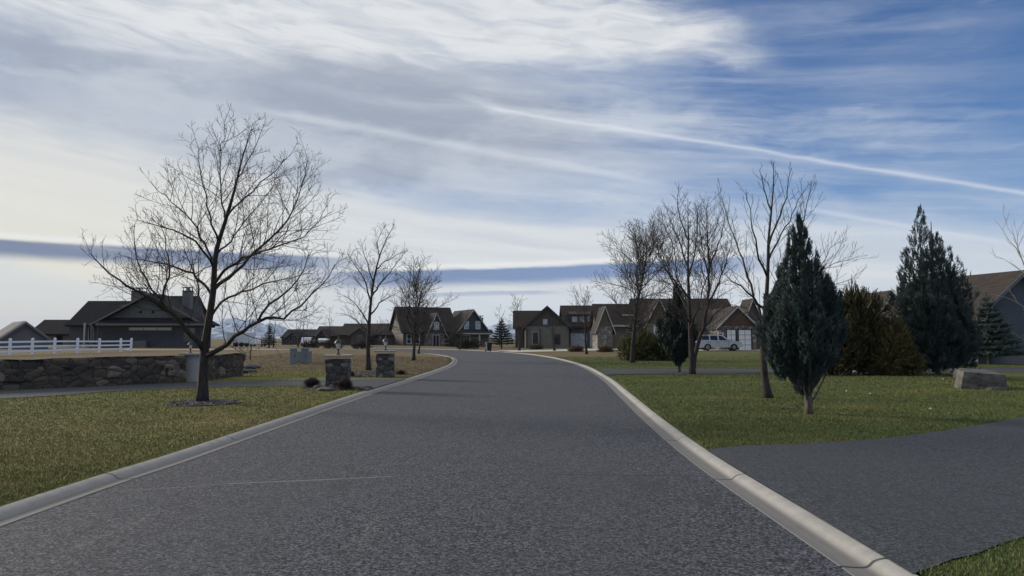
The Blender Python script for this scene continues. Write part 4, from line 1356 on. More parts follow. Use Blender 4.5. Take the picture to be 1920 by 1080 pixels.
def lantern(loc, s, label):
    t = thing('post_lantern', label, 'lantern', loc, 0, 'lanterns on the stone and stucco pillars')
    mb = MB(); mb.lathe([(0.085, 0), (0.085, 0.02), (0.035, 0.05), (0.030, 0.16), (0.055, 0.185), (0.06, 0.2)], 12); b = mb.build('stand', m_iron, t, smooth=False)
    mb = MB(); mb.lathe([(0.060, 0.2), (0.105, 0.40), (0.105, 0.405)], 6); mb.build('lamp_shade', m_frost, t)
    mb = MB()
    for k in range(6):
        w = math.pi * 2 * k / 6
        mb.tube([(0.064 * math.cos(w), 0.064 * math.sin(w), 0.2), (0.109 * math.cos(w), 0.109 * math.sin(w), 0.405)], 0.008, 4)
    mb.lathe([(0.150, 0.405), (0.155, 0.415), (0.10, 0.50), (0.05, 0.55), (0.028, 0.565), (0.03, 0.59), (0.012, 0.61), (0.016, 0.63), (0.004, 0.66)], 6)
    mb.build('hood', m_iron, t)
    t.scale = (s,) * 3
    return t


def pillar(px, py, wpx, hpx, label, lab2, seed, over=0.07):
    g = gnd(px, py); s = g.y / F; w = wpx * s / 2; h = hpx * s
    t = thing('stone_pillar', label, 'pillar', (g.x, g.y + w, g.z), R(6), 'stone pillars flanking the left driveway')
    mb = MB(); n = 10; nz = 14
    ring = [(-1 + 2 * i / n, -1) for i in range(n)] + [(1, -1 + 2 * i / n) for i in range(n)] + [(1 - 2 * i / n, 1) for i in range(n)] + [(-1, 1 - 2 * i / n) for i in range(n)]
    for j in range(nz + 1):
        for (a, b) in ring:
            v = Vector((a * w * 4.5, b * w * 4.5, j / nz * h * 4.5 + seed * 7))
            k = 1 + (mnoise.cell(v) - 0.5) * 0.07 + mnoise.noise(v * 1.7) * 0.05
            mb.v.append((a * w * k, b * w * k, -0.06 + (h - 0.06 + 0.06) * j / nz))
    m = len(ring)
    for j in range(nz):
        for i in range(m): mb.f.append((j * m + i, j * m + (i + 1) % m, (j + 1) * m + (i + 1) % m, (j + 1) * m + i))
    mb.f.append(tuple(range(nz * m, nz * m + m)))
    mb.build('shaft', m_pstone, t)
    mb = MB(); mb.bbox(-w - over, w + over, -w - over, w + over, h + 0.002, h + 0.075, 0.012); mb.build('cap', m_cap, t)
    lantern((g.x, g.y + w, g.z + h + 0.077), 0.86, lab2)
    return g


pillar(628, 730, 43, 59, 'stone gate pillar nearer the lawn with domed shrubs at its foot', 'black lantern on the nearer shrub flanked stone pillar', 1)
pillar(719.5, 708, 33, 47, 'stone gate pillar across the driveway beside the bare tree and stones', 'black lantern on the far stone pillar', 2)
g = gnd(357, 716)
t = thing('stucco_post', 'smooth pale grey post between the two stone walls behind the large bare tree', 'post', (g.x, g.y + .25, g.z))
mb = MB(); mb.bbox(-.25, .25, -.25, .25, -.05, .93, .012); mb.build('shaft', m_stucco, t)
mb = MB(); mb.bbox(-.40, .40, -.36, .36, .932, 1.0, .015); mb.build('cap', m_cap, t)
lantern((g.x - .12, g.y + .2, g.z + 1.002), 0.7, 'black lantern on the pale grey post')


def rock(name, label, loc, sx, sy, sz, seed, mat, rz=0.0, boxy=0.0, cat='rock', group=None, parent=None):
    bm = bmesh.new()
    if boxy:
        bmesh.ops.create_cube(bm, size=2.0); bmesh.ops.subdivide_edges(bm, edges=bm.edges[:], cuts=7, use_grid_fill=True)
    else: bmesh.ops.create_icosphere(bm, subdivisions=3, radius=1.0)
    for v in bm.verts:
        p = v.co.copy()
        k = 1 + mnoise.noise(p * 1.1 + Vector((seed * 3.1, 0, 0))) * (0.07 if boxy else 0.35) + mnoise.noise(p * 3.0 + Vector((0, seed, 0))) * (0.05 if boxy else 0.10)
        p *= k
        if boxy:
            c = [max(-1, min(1, q)) for q in p]; p = Vector(c) * 0.7 + p * 0.3; p.x += .10 * math.sin(p.y * 3 + seed); p.z *= 1 + .12 * p.y
        v.co = Vector((p.x * sx * (1 - (.10 * p.z if boxy else 0)), p.y * sy, (p.z - (.12 * p.x if boxy else 0)) * sz))
    mb = MB(); mb.bm(bm)
    o = mb.build(name, mat, None, smooth=not boxy, loc=loc); o.rotation_euler = (0, 0, rz)
    return tag(o, label, cat, group)


def on(px, py, dz=0.0, back_=0.0):
    g = gnd(px, py); return Vector((g.x, g.y + back_, g.z + dz))


rock('rock_block', 'large squared grey rock block with a flat top at the end of the bed', on(1860, 731, .19, .5), .51, .46, .28, 5, m_rock, R(-24), 1)
rock('rock', 'flat weathered rock lying against the foot of the squared rock block', on(1872, 731, .02, .05), .34, .2, .08, 6, m_rockdk, R(10))
rock('rock', 'broad pale flat rock lying behind the squared rock block', on(1880, 716, .12, 1.3), .45, .35, .17, 7, m_rock, R(12), 1)
rock('boulder', 'rounded grey boulder in the bed before the olive thicket', on(1621, 700, .12, .2), .22, .2, .17, 8, m_rock, R(20))
rock('pale_stone', 'small white stone lying left of the rounded grey boulder', on(1592, 700, .04), .09, .07, .07, 9, m_white)
rock('pale_stone', 'smaller white stone touching the bed edge by the boulder', on(1602, 699, .04), .06, .06, .06, 10, m_white)
for i, (px, py, s_, lb) in enumerate([(463, 692, .34, 'largest dark rock of the pile ending the short stone wall'), (477, 690, .26, 'flat pale rock at the right end of the rock pile by the wall'), (455, 700, .26, 'low dark rock at the wall foot in the rock pile'), (470, 698, .20, 'smallest rock in front of the rock pile by the wall')]):
    rock('rock', lb, on(px, py, s_ * .25), s_ * 1.3, s_, s_ * .5, 20 + i, m_rock if i == 1 else m_rockdk, i)
for i, (px, py, s_, lb) in enumerate([(611, 733, .17, 'flat pale stone before the near pillar base'), (598, 729, .16, 'curved pale stone below the purple shrub'), (682, 731, .13, 'grey stone by the kerb at the driveway mouth'), (690, 728, .10, 'small white stone at the kerb end of the bed')]):
    rock('stone', lb, on(px, py, .03), s_ * 1.5, s_, s_ * .5, 30 + i, m_rock, i * 1.3)


def bed(name, label, cx, cy, rx, ry, n, seed, mat=m_gravel, size=(.02, .05), dome=0.03):
    """ground bed with a covering of loose stones"""
    r = random.Random(seed); mb = MB()
    rings, k = 8, 40
    mb.v.append((cx, cy, float(hgt(cx, cy)) + dome + .012))
    for i in range(1, rings + 1):
        for j in range(k):
            a = 2 * math.pi * j / k; q = i / rings * (1 + 0.08 * math.sin(3 * a + seed) + 0.05 * math.sin(7 * a))
            x, y = cx + rx * q * math.cos(a), cy + ry * q * math.sin(a)
            mb.v.append((x, y, float(hgt(x, y)) + .012 + dome * (1 - (i / rings) ** 2)))
    for j in range(k): mb.f.append((0, 1 + j, 1 + (j + 1) % k))
    for i in range(rings - 1):
        for j in range(k): mb.f.append((1 + i * k + j, 1 + (i + 1) * k + j, 1 + (i + 1) * k + (j + 1) % k, 1 + i * k + (j + 1) % k))
    for _ in range(n):
        a = r.uniform(0, 6.28); q = math.sqrt(r.random()) * 1.02
        x, y = cx + rx * q * math.cos(a), cy + ry * q * math.sin(a); s_ = r.uniform(*size)
        z = float(hgt(x, y)) + .014 + dome * max(0, 1 - q * q)
        vs = [Vector((s_ * r.uniform(.6, 1.3) * u, s_ * r.uniform(.6, 1.2) * v, s_ * r.uniform(.4, .9) * w)) for u, v, w in ((1, 0, 0), (0, 1, 0), (-1, 0, 0), (0, -1, 0), (0, 0, 1), (0, 0, -1))]
        mb.add([Vector((x, y, z)) + v for v in vs], [(0, 1, 4), (1, 2, 4), (2, 3, 4), (3, 0, 4), (1, 0, 5), (2, 1, 5), (3, 2, 5), (0, 3, 5)])
    o = mb.build(name, mat); tag(o, label, 'gravel', kind='stuff')
    bare.append((cx, cy, rx * .95, ry * .95))
    return o


g = gnd(380, 757); bed('gravel', 'ring of grey gravel mulch round the large bare tree', g.x, g.y + .05, .80, .75, 900, 1)
g = gnd(626, 731); bed('gravel', 'grey stone bed round the foot of the near pillar', g.x, g.y + .35, .98, .62, 600, 2)
g = gnd(683, 702); bed('gravel', 'bed of loose grey stones beside the far pillar', g.x - .1, g.y, 1.35, 2.4, 1000, 3, size=(.03, .07))
g = gnd(1670, 702); bed('gravel', 'grey gravel bed under the blue spruces', g.x, g.y + 1.4, 3.3, 1.9, 900, 4)

# white specks on the right lawn: fallen pale leaves
for i, (px, py, lb) in enumerate([(1768, 714, 'pale fallen leaf on the lawn edge below the broad spruce'), (1795, 716, 'pale fallen leaf left of the squared rock block'), (1745, 771, 'pale fallen leaf alone low on the right lawn'), (1632, 742, 'pale fallen leaf in the middle of the right lawn'), (1587, 737, 'pale fallen leaf right of the near spruce stem')]):
    mb = MB(); s_ = .035
    mb.add([(-s_, 0, 0.0), (0, -s_ * .6, .012), (s_, 0, .004), (0, s_ * .6, .014), (0, 0, .03)], [(0, 1, 4), (1, 2, 4), (2, 3, 4), (3, 0, 4), (0, 3, 2, 1)])
    o = mb.build('fallen_leaf', m_white, loc=on(px, py, .045)); o.rotation_euler = (0, 0, i * 1.1); tag(o, lb, 'leaf', 'pale leaves on the right lawn')

# grass over the two lawns
n1 = grass('lawn_grass', -14.0, -2.0, 5.2, 27, 150000, 'olive lawn grass with straw coloured patches left of the road', 2600)
n2 = grass('lawn_grass', 2.4, 16.5, 4.5, 31, 170000, 'green lawn grass right of the road round the spruces', 2600)

n3 = grass('dry_grass', -19.0, -3.0, 28.5, 62, 190000, 'dry tan field grass left of the bend', 500)
n4 = grass('lawn_grass', 3.6, 30.0, 31, 62, 190000, 'mown lawn grass beyond the second driveway', 500)

# ---------------------------------------------------------------- white rail fence
m_vinyl = M_plain('white_vinyl', (0.74, 0.76, 0.80), 0.4, 0.04, 1.0)
fp = [gnd(*q) for q in ((-70, 669.5), (-25, 667.8), (18, 666.2), (60, 664.8), (102, 663.4), (145, 662), (186, 661), (226, 660))]
o0 = fp[4].copy()
t = thing('rail_fence', 'white three rail fence above the long stone wall', 'fence', o0)
ret = [fp[-1], fp[-1] + Vector((-.6, 3.0, 0.02))]
for p in fp + ret[1:]:
    mb = MB(); q = p - o0
    mb.box(q.x - .075, q.x + .075, q.y - .075, q.y + .075, q.z - .1, q.z + 1.18); mb.prism([(q.x - .095, q.z + 1.182), (q.x + .095, q.z + 1.182), (q.x, q.z + 1.26)], 'y', q.y - .095, q.y + .095)
    mb.build('post', m_vinyl, t)
for a, b in list(zip(fp[:-1], fp[1:])) + [tuple(ret)]:
    for z in (.28, .62, .98):
        u = (b - a).normalized(); n_ = Vector((-u.y, u.x, 0)) * .022
        A_, B_ = a - o0 + u * .078 + Vector((0, 0, z)), b - o0 - u * .078 + Vector((0, 0, z)); h = Vector((0, 0, .07))
        mb = MB(); mb.add([A_ - n_ - h, B_ - n_ - h, B_ + n_ - h, A_ + n_ - h, A_ - n_ + h, B_ - n_ + h, B_ + n_ + h, A_ + n_ + h], [(0, 3, 2, 1), (4, 5, 6, 7), (0, 1, 5, 4), (1, 2, 6, 5), (2, 3, 7, 6), (3, 0, 4, 7)])
        mb.build('rail', m_vinyl, t)

# ---------------------------------------------------------------- houses
m_roofdk = M_shingle('dark_shingles', (0.014, 0.014, 0.017))
m_roofbr = M_shingle('brown_shingles', (0.043, 0.035, 0.030))
m_roofgr = M_shingle('grey_brown_shingles', (0.038, 0.034, 0.032))
m_sage = M_boards('sage_boards', (0.080, 0.084, 0.082), 0.4)
m_sagelt = M_boards('sage_gable', (0.115, 0.118, 0.108), 0.25, True)
m_teal = M_boards('teal_siding', (0.060, 0.074, 0.076), 0.18, True)
m_beige = M_boards('beige_siding', (0.185, 0.168, 0.142), 0.35)
m_taupe = M_boards('taupe_gable', (0.080, 0.070, 0.060), 0.3)
m_bluegrey = M_boards('blue_grey_siding', (0.085, 0.092, 0.104), 0.22, True)
m_cedar = M_boards('cedar_gable', (0.095, 0.056, 0.040), 0.2)
m_olive = M_boards('olive_gable', (0.095, 0.080, 0.054), 0.3)
m_tanwall = M_boards('tan_wall', (0.17, 0.148, 0.115), 0.4)
m_hstone = M_stone('house_stone', 3.4, [(0.10, 0.09, 0.078), (0.20, 0.175, 0.145), (0.36, 0.33, 0.30)], (0.09, 0.085, 0.08), 'obj')
m_door = M_boards('white_garage_door', (0.72, 0.72, 0.70), 0.53, True, 0.5, 0.03, 0.35)
m_doorblue = M_boards('pale_blue_garage_door', (0.40, 0.44, 0.50), 0.53, True, 0.5, 0.04, 0.35)
m_darkopen = M_plain('dark_opening', (0.016, 0.016, 0.017), 0.9, 0.1, 1.0)


def chevron(x0, x1, ze, zr, over, th):
    xm = (x0 + x1) / 2; sl = (zr - ze) / (xm - x0); a = over
    return [(x0 - a, ze - a * sl), (xm, zr), (x1 + a, ze - a * sl), (x1 + a, ze - a * sl + th), (xm, zr + th), (x0 - a, ze - a * sl + th)]


def gable(root, x0, x1, y0, y1, ze, zr, ax, wall, roof, over=.5, zb=-.3, trim=None, gmat=None, th=.22, rake=None):
    """walls with gable ends and a roof slab with overhang; ax is the ridge direction"""
    c = (x0, x1) if ax == 'y' else (y0, y1); l = (y0, y1) if ax == 'y' else (x0, x1)
    m = (c[0] + c[1]) / 2
    mb = MB()
    mb.prism([(c[0], zb), (c[1], zb), (c[1], ze), (m, zr - .03), (c[0], ze)], ax, l[0], l[1]); w = mb.build('wall', wall, root)
    if gmat:
        f = l[0] - .03; mb = MB(); k = 0.12
        mb.prism([(c[0] + k * 2, ze + .05), (c[1] - k * 2, ze + .05), (m, zr - .1)], ax, f - .02, f + .02); mb.build('gable_face', gmat, root)
    rk = over if rake is None else rake
    mb = MB(); mb.prism(chevron(c[0], c[1], ze, zr, over, th), ax, l[0] - rk, l[1] + rk); ro = mb.build('roof', roof, root)
    if trim:
        ch = chevron(c[0], c[1], ze, zr, over + .03, .26)
        ch = [(p[0], p[1] - .05) for p in ch]
        mb = MB(); mb.prism(ch, ax, l[0] - rk - .045, l[0] - rk - .003); mb.build('gable_trim', trim, ro)
    return ro


def window(root, x, z, w, h, y=0.0, frame=None, glass=None, nx=1, nz=1, axis='y'):
    """framed window standing 6 cm proud, panes as its child"""
    frame = frame or m_white; glass = glass or m_glass; b = .09
    def bx(mb, a0, a1, d0, d1, z0, z1):
        if axis == 'y': mb.box(a0, a1, y + d0, y + d1, z0, z1)
        else: mb.box(y + d0, y + d1, a0, a1, z0, z1)
    mb = MB()
    bx(mb, x - w / 2 - b, x + w / 2 + b, -.07, -.005, z - b, z); bx(mb, x - w / 2 - b, x + w / 2 + b, -.07, -.005, z + h, z + h + b)
    bx(mb, x - w / 2 - b, x - w / 2, -.069, -.006, z + .001, z + h - .001); bx(mb, x + w / 2, x + w / 2 + b, -.069, -.006, z + .001, z + h - .001)
    for i in range(1, nx): c = x - w / 2 + w * i / nx; bx(mb, c - .035, c + .035, -.065, -.03, z + .002, z + h - .002)
    for i in range(1, nz): c = z + h * i / nz; bx(mb, x - w / 2 + .002, x + w / 2 - .002, -.064, -.031, c - .03, c + .03)
    f = mb.build('window', frame, root)
    mb = MB(); bx(mb, x - w / 2 + .003, x + w / 2 - .003, -.025, -.012, z + .003, z + h - .003); mb.build('pane', glass, f)


def garage_door(root, x, w, h, y=0.0, mat=None, trim=None, rows=4, cols=4):
    mb = MB(); mb.box(x - w / 2, x + w / 2, y - .04, y - .006, 0.0, h); d = mb.build('garage_door', mat or m_door, root)
    mb = MB(); b = .13
    mb.box(x - w / 2 - b, x - w / 2 - .002, y - .09, y - .007, 0, h + b); mb.box(x + w / 2 + .002, x + w / 2 + b, y - .09, y - .007, 0, h + b); mb.box(x - w / 2, x + w / 2, y - .088, y - .008, h + .002, h + b - .002)
    mb.build('frame', trim or m_graytrim, d)
    mb = MB()
    for i in range(1, cols): c = x - w / 2 + w * i / cols; mb.box(c - .02, c + .02, y - .055, y - .041, .02, h - .02)
    for j in range(1, rows): c = h * j / rows; mb.box(x - w / 2 + .02, x + w / 2 - .02, y - .058, y - .042, c - .02, c + .02)
    mb.build('panel_lines', trim or m_graytrim, d)


def chimney(root, x0, x1, y0, y1, z0, z1, mat, capframe=True):
    mb = MB(); mb.box(x0, x1, y0, y1, z0, z1); c = mb.build('chimney', mat, root)
    mb = MB(); mb.box(x0 - .08, x1 + .08, y0 - .08, y1 + .08, z1 + .002, z1 + .1)
    if capframe:
        for a in (x0 + .05, x1 - .13):
            for b in (y0 + .05, y1 - .13): mb.box(a, a + .08, b, b + .08, z1 + .1, z1 + .52)
        mb.box(x0 - .05, x1 + .05, y0 - .05, y1 + .05, z1 + .52, z1 + .6)
        mb.lathe([(.14, z1 + .1), (.14, z1 + .42), (.17, z1 + .45)], 10, ((x0 + x1) / 2, (y0 + y1) / 2, 0))
    mb.build('chimney_cap', m_iron, c)


def post(root, x, y, h, w=.2, mat=None, z0=0.0):
    mb = MB(); mb.box(x - w / 2, x + w / 2, y - w / 2, y + w / 2, z0, h); mb.box(x - w * .7, x + w * .7, y - w * .7, y + w * .7, z0 - .3, z0 + .25); mb.build('porch_post', mat or m_trim, root)


def house(label, px, D, z, rz=0.0, name='house', cat='house'):
    p = atd(px, 640, D)
    return thing(name, label, cat, (p.x, D, z), R(rz))


# dark ranch house with the broad front gable (left)
H = house('dark ranch house with a broad sage gable and two chimneys behind the white fence', 277, 97, .36)
gable(H, -6.3, 6.9, 0, 3.2, 3.45, 7.05, 'y', m_sage, m_roofdk, .95, trim=m_graytrim, gmat=m_sagelt)
mb = MB(); mb.prism([(-1.55, 3.02), (.0, 3.85), (.0, 4.02), (-1.6, 3.18)], 'x', -6.1, 8.0); mb.build('pent_roof', m_roofdk, H)
mb = MB(); mb.box(-6.1, 8.3, -1.66, -1.61, 2.95, 3.2); mb.build('fascia', m_graytrim, H)
for x in (-1.05, .6):
    mb = MB(); mb.lathe([(.2, 0), (.2, .03)], 12); v = mb.build('gable_vent', m_darkopen, H); v.rotation_euler = (R(90), 0, 0); v.location = (x, -.052, 4.75)
gable(H, -13.2, -5.0, 4.5, 14, 3.3, 6.5, 'x', m_sage, m_roofdk, .6, rake=.25)
gable(H, -6.0, 2.6, 3.5, 14, 3.4, 7.2, 'x', m_sage, m_roofdk, .7, rake=.3)
chimney(H, -4.4, -2.85, 3.8, 5.2, 4.6, 7.7, m_graytrim); chimney(H, 2.75, 3.8, 3.6, 4.7, 4.9, 7.75, m_graytrim)
for x in (-10.6, -9.6): post(H, x, 3.75, 3.4, .2, m_trim)
post(H, -6.75, .2, 2.95, .2, m_graytrim); post(H, -6.75, -1.3, 2.95, .2, m_graytrim)
window(H, -10.1, 1.0, .6, 2.0, 4.5, m_trim); window(H, -8.3, .2, .8, 2.2, 4.5, m_trim)
window(H, .3, 2.35, 5.6, .35, 0, m_graytrim, m_glasslit, 3); window(H, 5.5, .9, 1.4, 1.7, 0, m_graytrim, m_glass, 2)
mb = MB(); mb.bbox(-1.7, .2, -.95, -.2, 0, .95, .04); mb.build('condenser_box', m_graytrim, H)

H = house('long low dark roofed outbuilding with open bays left of the ranch house', 113, 112, .36, name='outbuilding', cat='building')
gable(H, -4.2, 3.6, 0, 7, 2.05, 4.0, 'x', m_tanwall, m_roofdk, .6)
for x in (-2.6, -.2, 2.0):
    mb = MB(); mb.box(x - .55, x + .55, -.03, -.005, 0, 1.9); mb.build('door_or_bay_shade', m_darkopen, H)  # near-black plate painting the shade inside an open bay, not a leaf
H = house('dark ended barn with a ribbed metal roof at the far left', 46, 86, .36, 42, name='barn', cat='barn')
gable(H, -2.4, 2.4, 0, 9, 1.1, 3.0, 'y', m_graytrim, m_roofgr, .4, trim=m_graytrim)
mb = MB()
for i in range(9):
    y = .4 + i * 1.0
    for sx in (-1, 1): mb.prism([(sx * .05, 3.24), (sx * 2.75, 1.10), (sx * 2.75, 1.19), (sx * .05, 3.36)], 'y', y, y + .22)
mb.build('roof_batten', m_trim, H)

# low brown roofed houses beyond the dry field
for (pa, pb, pr, D, lb, wc) in ((528, 592, 619, 150, 'low dark roofed house nearest the distant mountains', m_roofdk), (588, 640, 613, 144, 'dark house with a stepped roof between two low brown roofs', m_roofbr), (636, 742, 608, 140, 'widest low brown roofed house beyond the dry field', m_roofbr), (735, 792, 617, 152, 'low brown roofed house partly behind the bushy bare tree', m_roofgr)):
    H = house(lb, (pa + pb) / 2, D, .3); s = D / F; w = (pb - pa) * s / 2; zr = 1.3 + (635 - pr) * s + .0
    gable(H, -w, w, 0, 9, zr * .50, zr, 'x', m_taupe, wc, .5, rake=.1)
    gable(H, -w * .5, w * .15, -2.5, 4, zr * .50, zr * .82, 'y', m_taupe, wc, .4, trim=m_graytrim)
    window(H, w * .5, .8, 1.2, 1.1, 0, m_graytrim, m_glass, 2); window(H, -w * .18, .8, 1.0, 1.1, -2.5, m_graytrim, m_glass, 2); garage_door(H, w * .8 - .6, 1.8, 1.8, 0, m_taupe)

# gabled house at the bend
H = house('two gabled house with teal siding at the bend of the road', 887, 136, .1, 24)
gable(H, -3.1, 3.1, 0, 10, 2.75, 6.75, 'y', m_teal, m_roofgr, .45, trim=m_trim)
mb = MB(); mb.box(-3.2, 3.2, -.06, -.004, 0, 2.3); mb.build('base_wall', m_tanwall, H)
mb = MB(); mb.prism([(-1.1, 2.35), (0, 3.05), (0, 3.2), (-1.15, 2.5)], 'x', -3.5, 3.7); mb.build('pent_roof', m_roofgr, H)
mb = MB(); mb.box(-3.5, 3.7, -1.2, -1.15, 2.3, 2.52); mb.build('fascia', m_trim, H)
for x in (-1.35, .95): window(H, x, 3.35, .75, 1.3, -.01, m_white, m_glasslit, 1, 2)
for x in (.9, 2.9): post(H, x, -.9, 2.3, .28, m_trim)
window(H, -1.3, .7, 1.1, 1.3, -.07, m_white, m_glass, 2)
gable(H, -12.5, -2.4, 3, 12, 2.9, 7.3, 'x', m_taupe, m_roofgr, .5)
gable(H, -8.6, -5.3, .6, 6, 2.5, 6.0, 'y', m_hstone, m_roofgr, .35, trim=m_trim, gmat=m_taupe)
window(H, -6.95, 3.1, .8, 1.4, .56, m_white, m_glasslit, 2, 2); window(H, -7.0, .0, 1.1, 2.1, .6, m_trim, m_glass, 2)
for x in (-11.4, -9.8): window(H, x, .6, .7, 1.6, 3, m_white, m_glass, 1, 2)
window(H, -4.2, .6, .9, 1.6, 3, m_white, m_glass, 1, 2)
chimney(H, 3.6, 4.4, 6, 7, 0, 5.4, m_graytrim)

# dormer house
H = house('beige house with a taupe gable end and a row of dormer windows', 1027, 118, .22)
gable(H, -3.6, 3.4, 0, 12, 3.35, 6.5, 'y', m_beige, m_roofbr, .55, trim=m_taupe, gmat=m_taupe)
gable(H, -5.2, -1.0, 5, 12, 3.4, 6.0, 'x', m_taupe, m_roofbr, .4)
gable(H, 3.0, 16.5, 2.5, 12.5, 3.5, 6.85, 'x', m_bluegrey, m_roofbr, .5)
mb = MB(); mb.prism([(2.9, 4.0), (6.3, 4.0), (6.3, 5.85), (2.9, 5.25)], 'x', 3.9, 9.2); d = mb.build('dormer', m_taupe, H)
mb = MB(); mb.prism([(2.6, 5.25), (7.3, 6.1), (7.3, 6.22), (2.6, 5.4)], 'x', 3.7, 9.4); mb.build('dormer_roof', m_roofbr, d)
for x in (4.6, 5.8, 7.2, 8.4): window(H, x, 4.2, .7, .75, 2.9, m_trim, m_glasslit, 1, 1)
garage_door(H, 5.2, 2.4, 2.1, 2.5, m_doorblue, m_trim); garage_door(H, 8.4, 2.4, 2.1, 2.5, m_doorblue, m_trim)
window(H, -2.0, .5, .9, 1.9, 0, m_trim); window(H, -.4, 3.6, .7, .9, -.05, m_graytrim, m_glasslit); window(H, 1.5, .5, .9, 1.5, 0, m_taupe)
for x in (-3.3, -1.2, .9): post(H, x, -.2, 2.9, .14, m_taupe)

# long brown roofed house with the garage
H = house('long brown roofed house with white trimmed gables and white garage doors behind the parked car', 1300, 98, .22)
_X = lambda px, D=98.0: (px - 960) / 1371 * D - (1300 - 960) / 1371 * 98.0
gable(H, _X(1210), _X(1392), 3, 14, 3.6, 7.0, 'x', m_tanwall, m_roofbr, .6)
gable(H, _X(1130), _X(1215), 4, 12, 3.3, 6.2, 'x', m_tanwall, m_roofbr, .5)
gable(H, _X(1121), _X(1149), 0, 6, 2.95, 5.55, 'y', m_hstone, m_roofbr, .38, trim=m_trim, gmat=m_olive)
gable(H, _X(1212), _X(1260), 0, 7, 3.3, 6.55, 'y', m_tanwall, m_roofbr, .38, trim=m_trim, gmat=m_olive)
window(H, _X(1236), 1.9, 1.2, 1.2, 0, m_white, m_glasslit, 2, 2); window(H, _X(1192), .8, 1.1, 1.4, 4, m_white, m_glass, 2, 2)
mb = MB(); mb.box(_X(1152), _X(1207), 3.36, 3.42, 3.02, 3.28); mb.build('fascia', m_trim, H)
mb = MB(); mb.box(_X(1178), _X(1209), 5.0, 5.06, 4.6, 4.8); mb.build('roof_flashing', m_trim, H)
chimney(H, _X(1291), _X(1306), 6.6, 8, 5.2, 8.1, m_graytrim, False)
gable(H, _X(1348, 90), _X(1418, 90), -8, 5, 2.9, 5.2, 'y', m_hstone, m_roofbr, .4, trim=m_trim, gmat=m_cedar)
for pa, pb in ((1363, 1379), (1385, 1408)): garage_door(H, (_X(pa, 90) + _X(pb, 90)) / 2, (pb - pa) * 90 / 1371, 2.45, -8, m_door, m_darkopen, 4, 2)
window(H, _X(1351, 90), .9, .5, 1.1, -8, m_white, m_glass)
gable(H, _X(1398, 97), _X(1427, 97), -1, 3, 4.0, 6.5, 'y', m_taupe, m_roofbr, .3, trim=m_trim)
mb = MB(); mb.box(_X(1308), _X(1345, 90), 2.95, 2.99, 0, 2.4); mb.build('porch_wall', m_bluegrey, H)
window(H, _X(1345, 96), .9, .6, 1.3, 2.94, m_white, m_glass, 1, 2)

# house glimpsed between the two blue spruces
H = house('low dark brown house glimpsed between the two blue spruces', 1560, 60, .2)
Y = lambda px: (px - 1560) / 1371 * 60
gable(H, Y(1520), Y(1800), 2, 11, 2.7, 4.75, 'x', m_taupe, m_roofdk, .6)
gable(H, Y(1650), Y(1696), .2, 6, 3.0, 5.15, 'y', m_tanwall, m_roofbr, .45, trim=m_trim, gmat=m_olive)
window(H, Y(1677), 1.9, .5, 1.2, .2, m_white, m_glasslit, 1, 1); window(H, Y(1662), 1.9, .5, 1.2, .2, m_white, m_glasslit, 1, 1)

# blue grey gabled house at the right edge
H = house('blue grey house with a tall plain gable and brown roof at the right edge', 1917, 45.5, .18, 15)
gable(H, -3.5, 3.5, 0, 8, 2.85, 5.45, 'y', m_bluegrey, m_roofbr, .45, trim=m_graytrim)
window(H, 2.0, .9, 1.2, 1.3, 0, m_graytrim, m_glass, 2)
mb = MB(); mb.box(-3.6, 3.6, -.09, -.004, -.3, .45); mb.build('plinth', m_graytrim, H)

# ---------------------------------------------------------------- vehicles
m_silver = M_plain('silver_paint', (0.50, 0.52, 0.55), 0.3, 0.03, 1.0, spec=0.6)
m_carwhite = M_plain('white_car_paint', (0.78, 0.78, 0.78), 0.3, 0.03, 1.0, spec=0.6)
m_tyre = M_plain('tyre_rubber', (0.02, 0.02, 0.02), 0.85, 0.2, 5.0)
m_rim = M_plain('alloy_rim', (0.35, 0.35, 0.36), 0.35, 0.1, 5.0, metal=0.6)
m_carglass = M_glass('car_glass', (0.012, 0.014, 0.018), 0.06)
m_red = M_plain('tail_light', (0.35, 0.02, 0.015), 0.3, 0.1, 5.0)
m_lens = M_plain('clear_lens', (0.6, 0.6, 0.58), 0.2, 0.05, 5.0, spec=0.6)
m_plastic = M_plain('black_plastic', (0.022, 0.023, 0.025), 0.6, 0.2, 5.0)


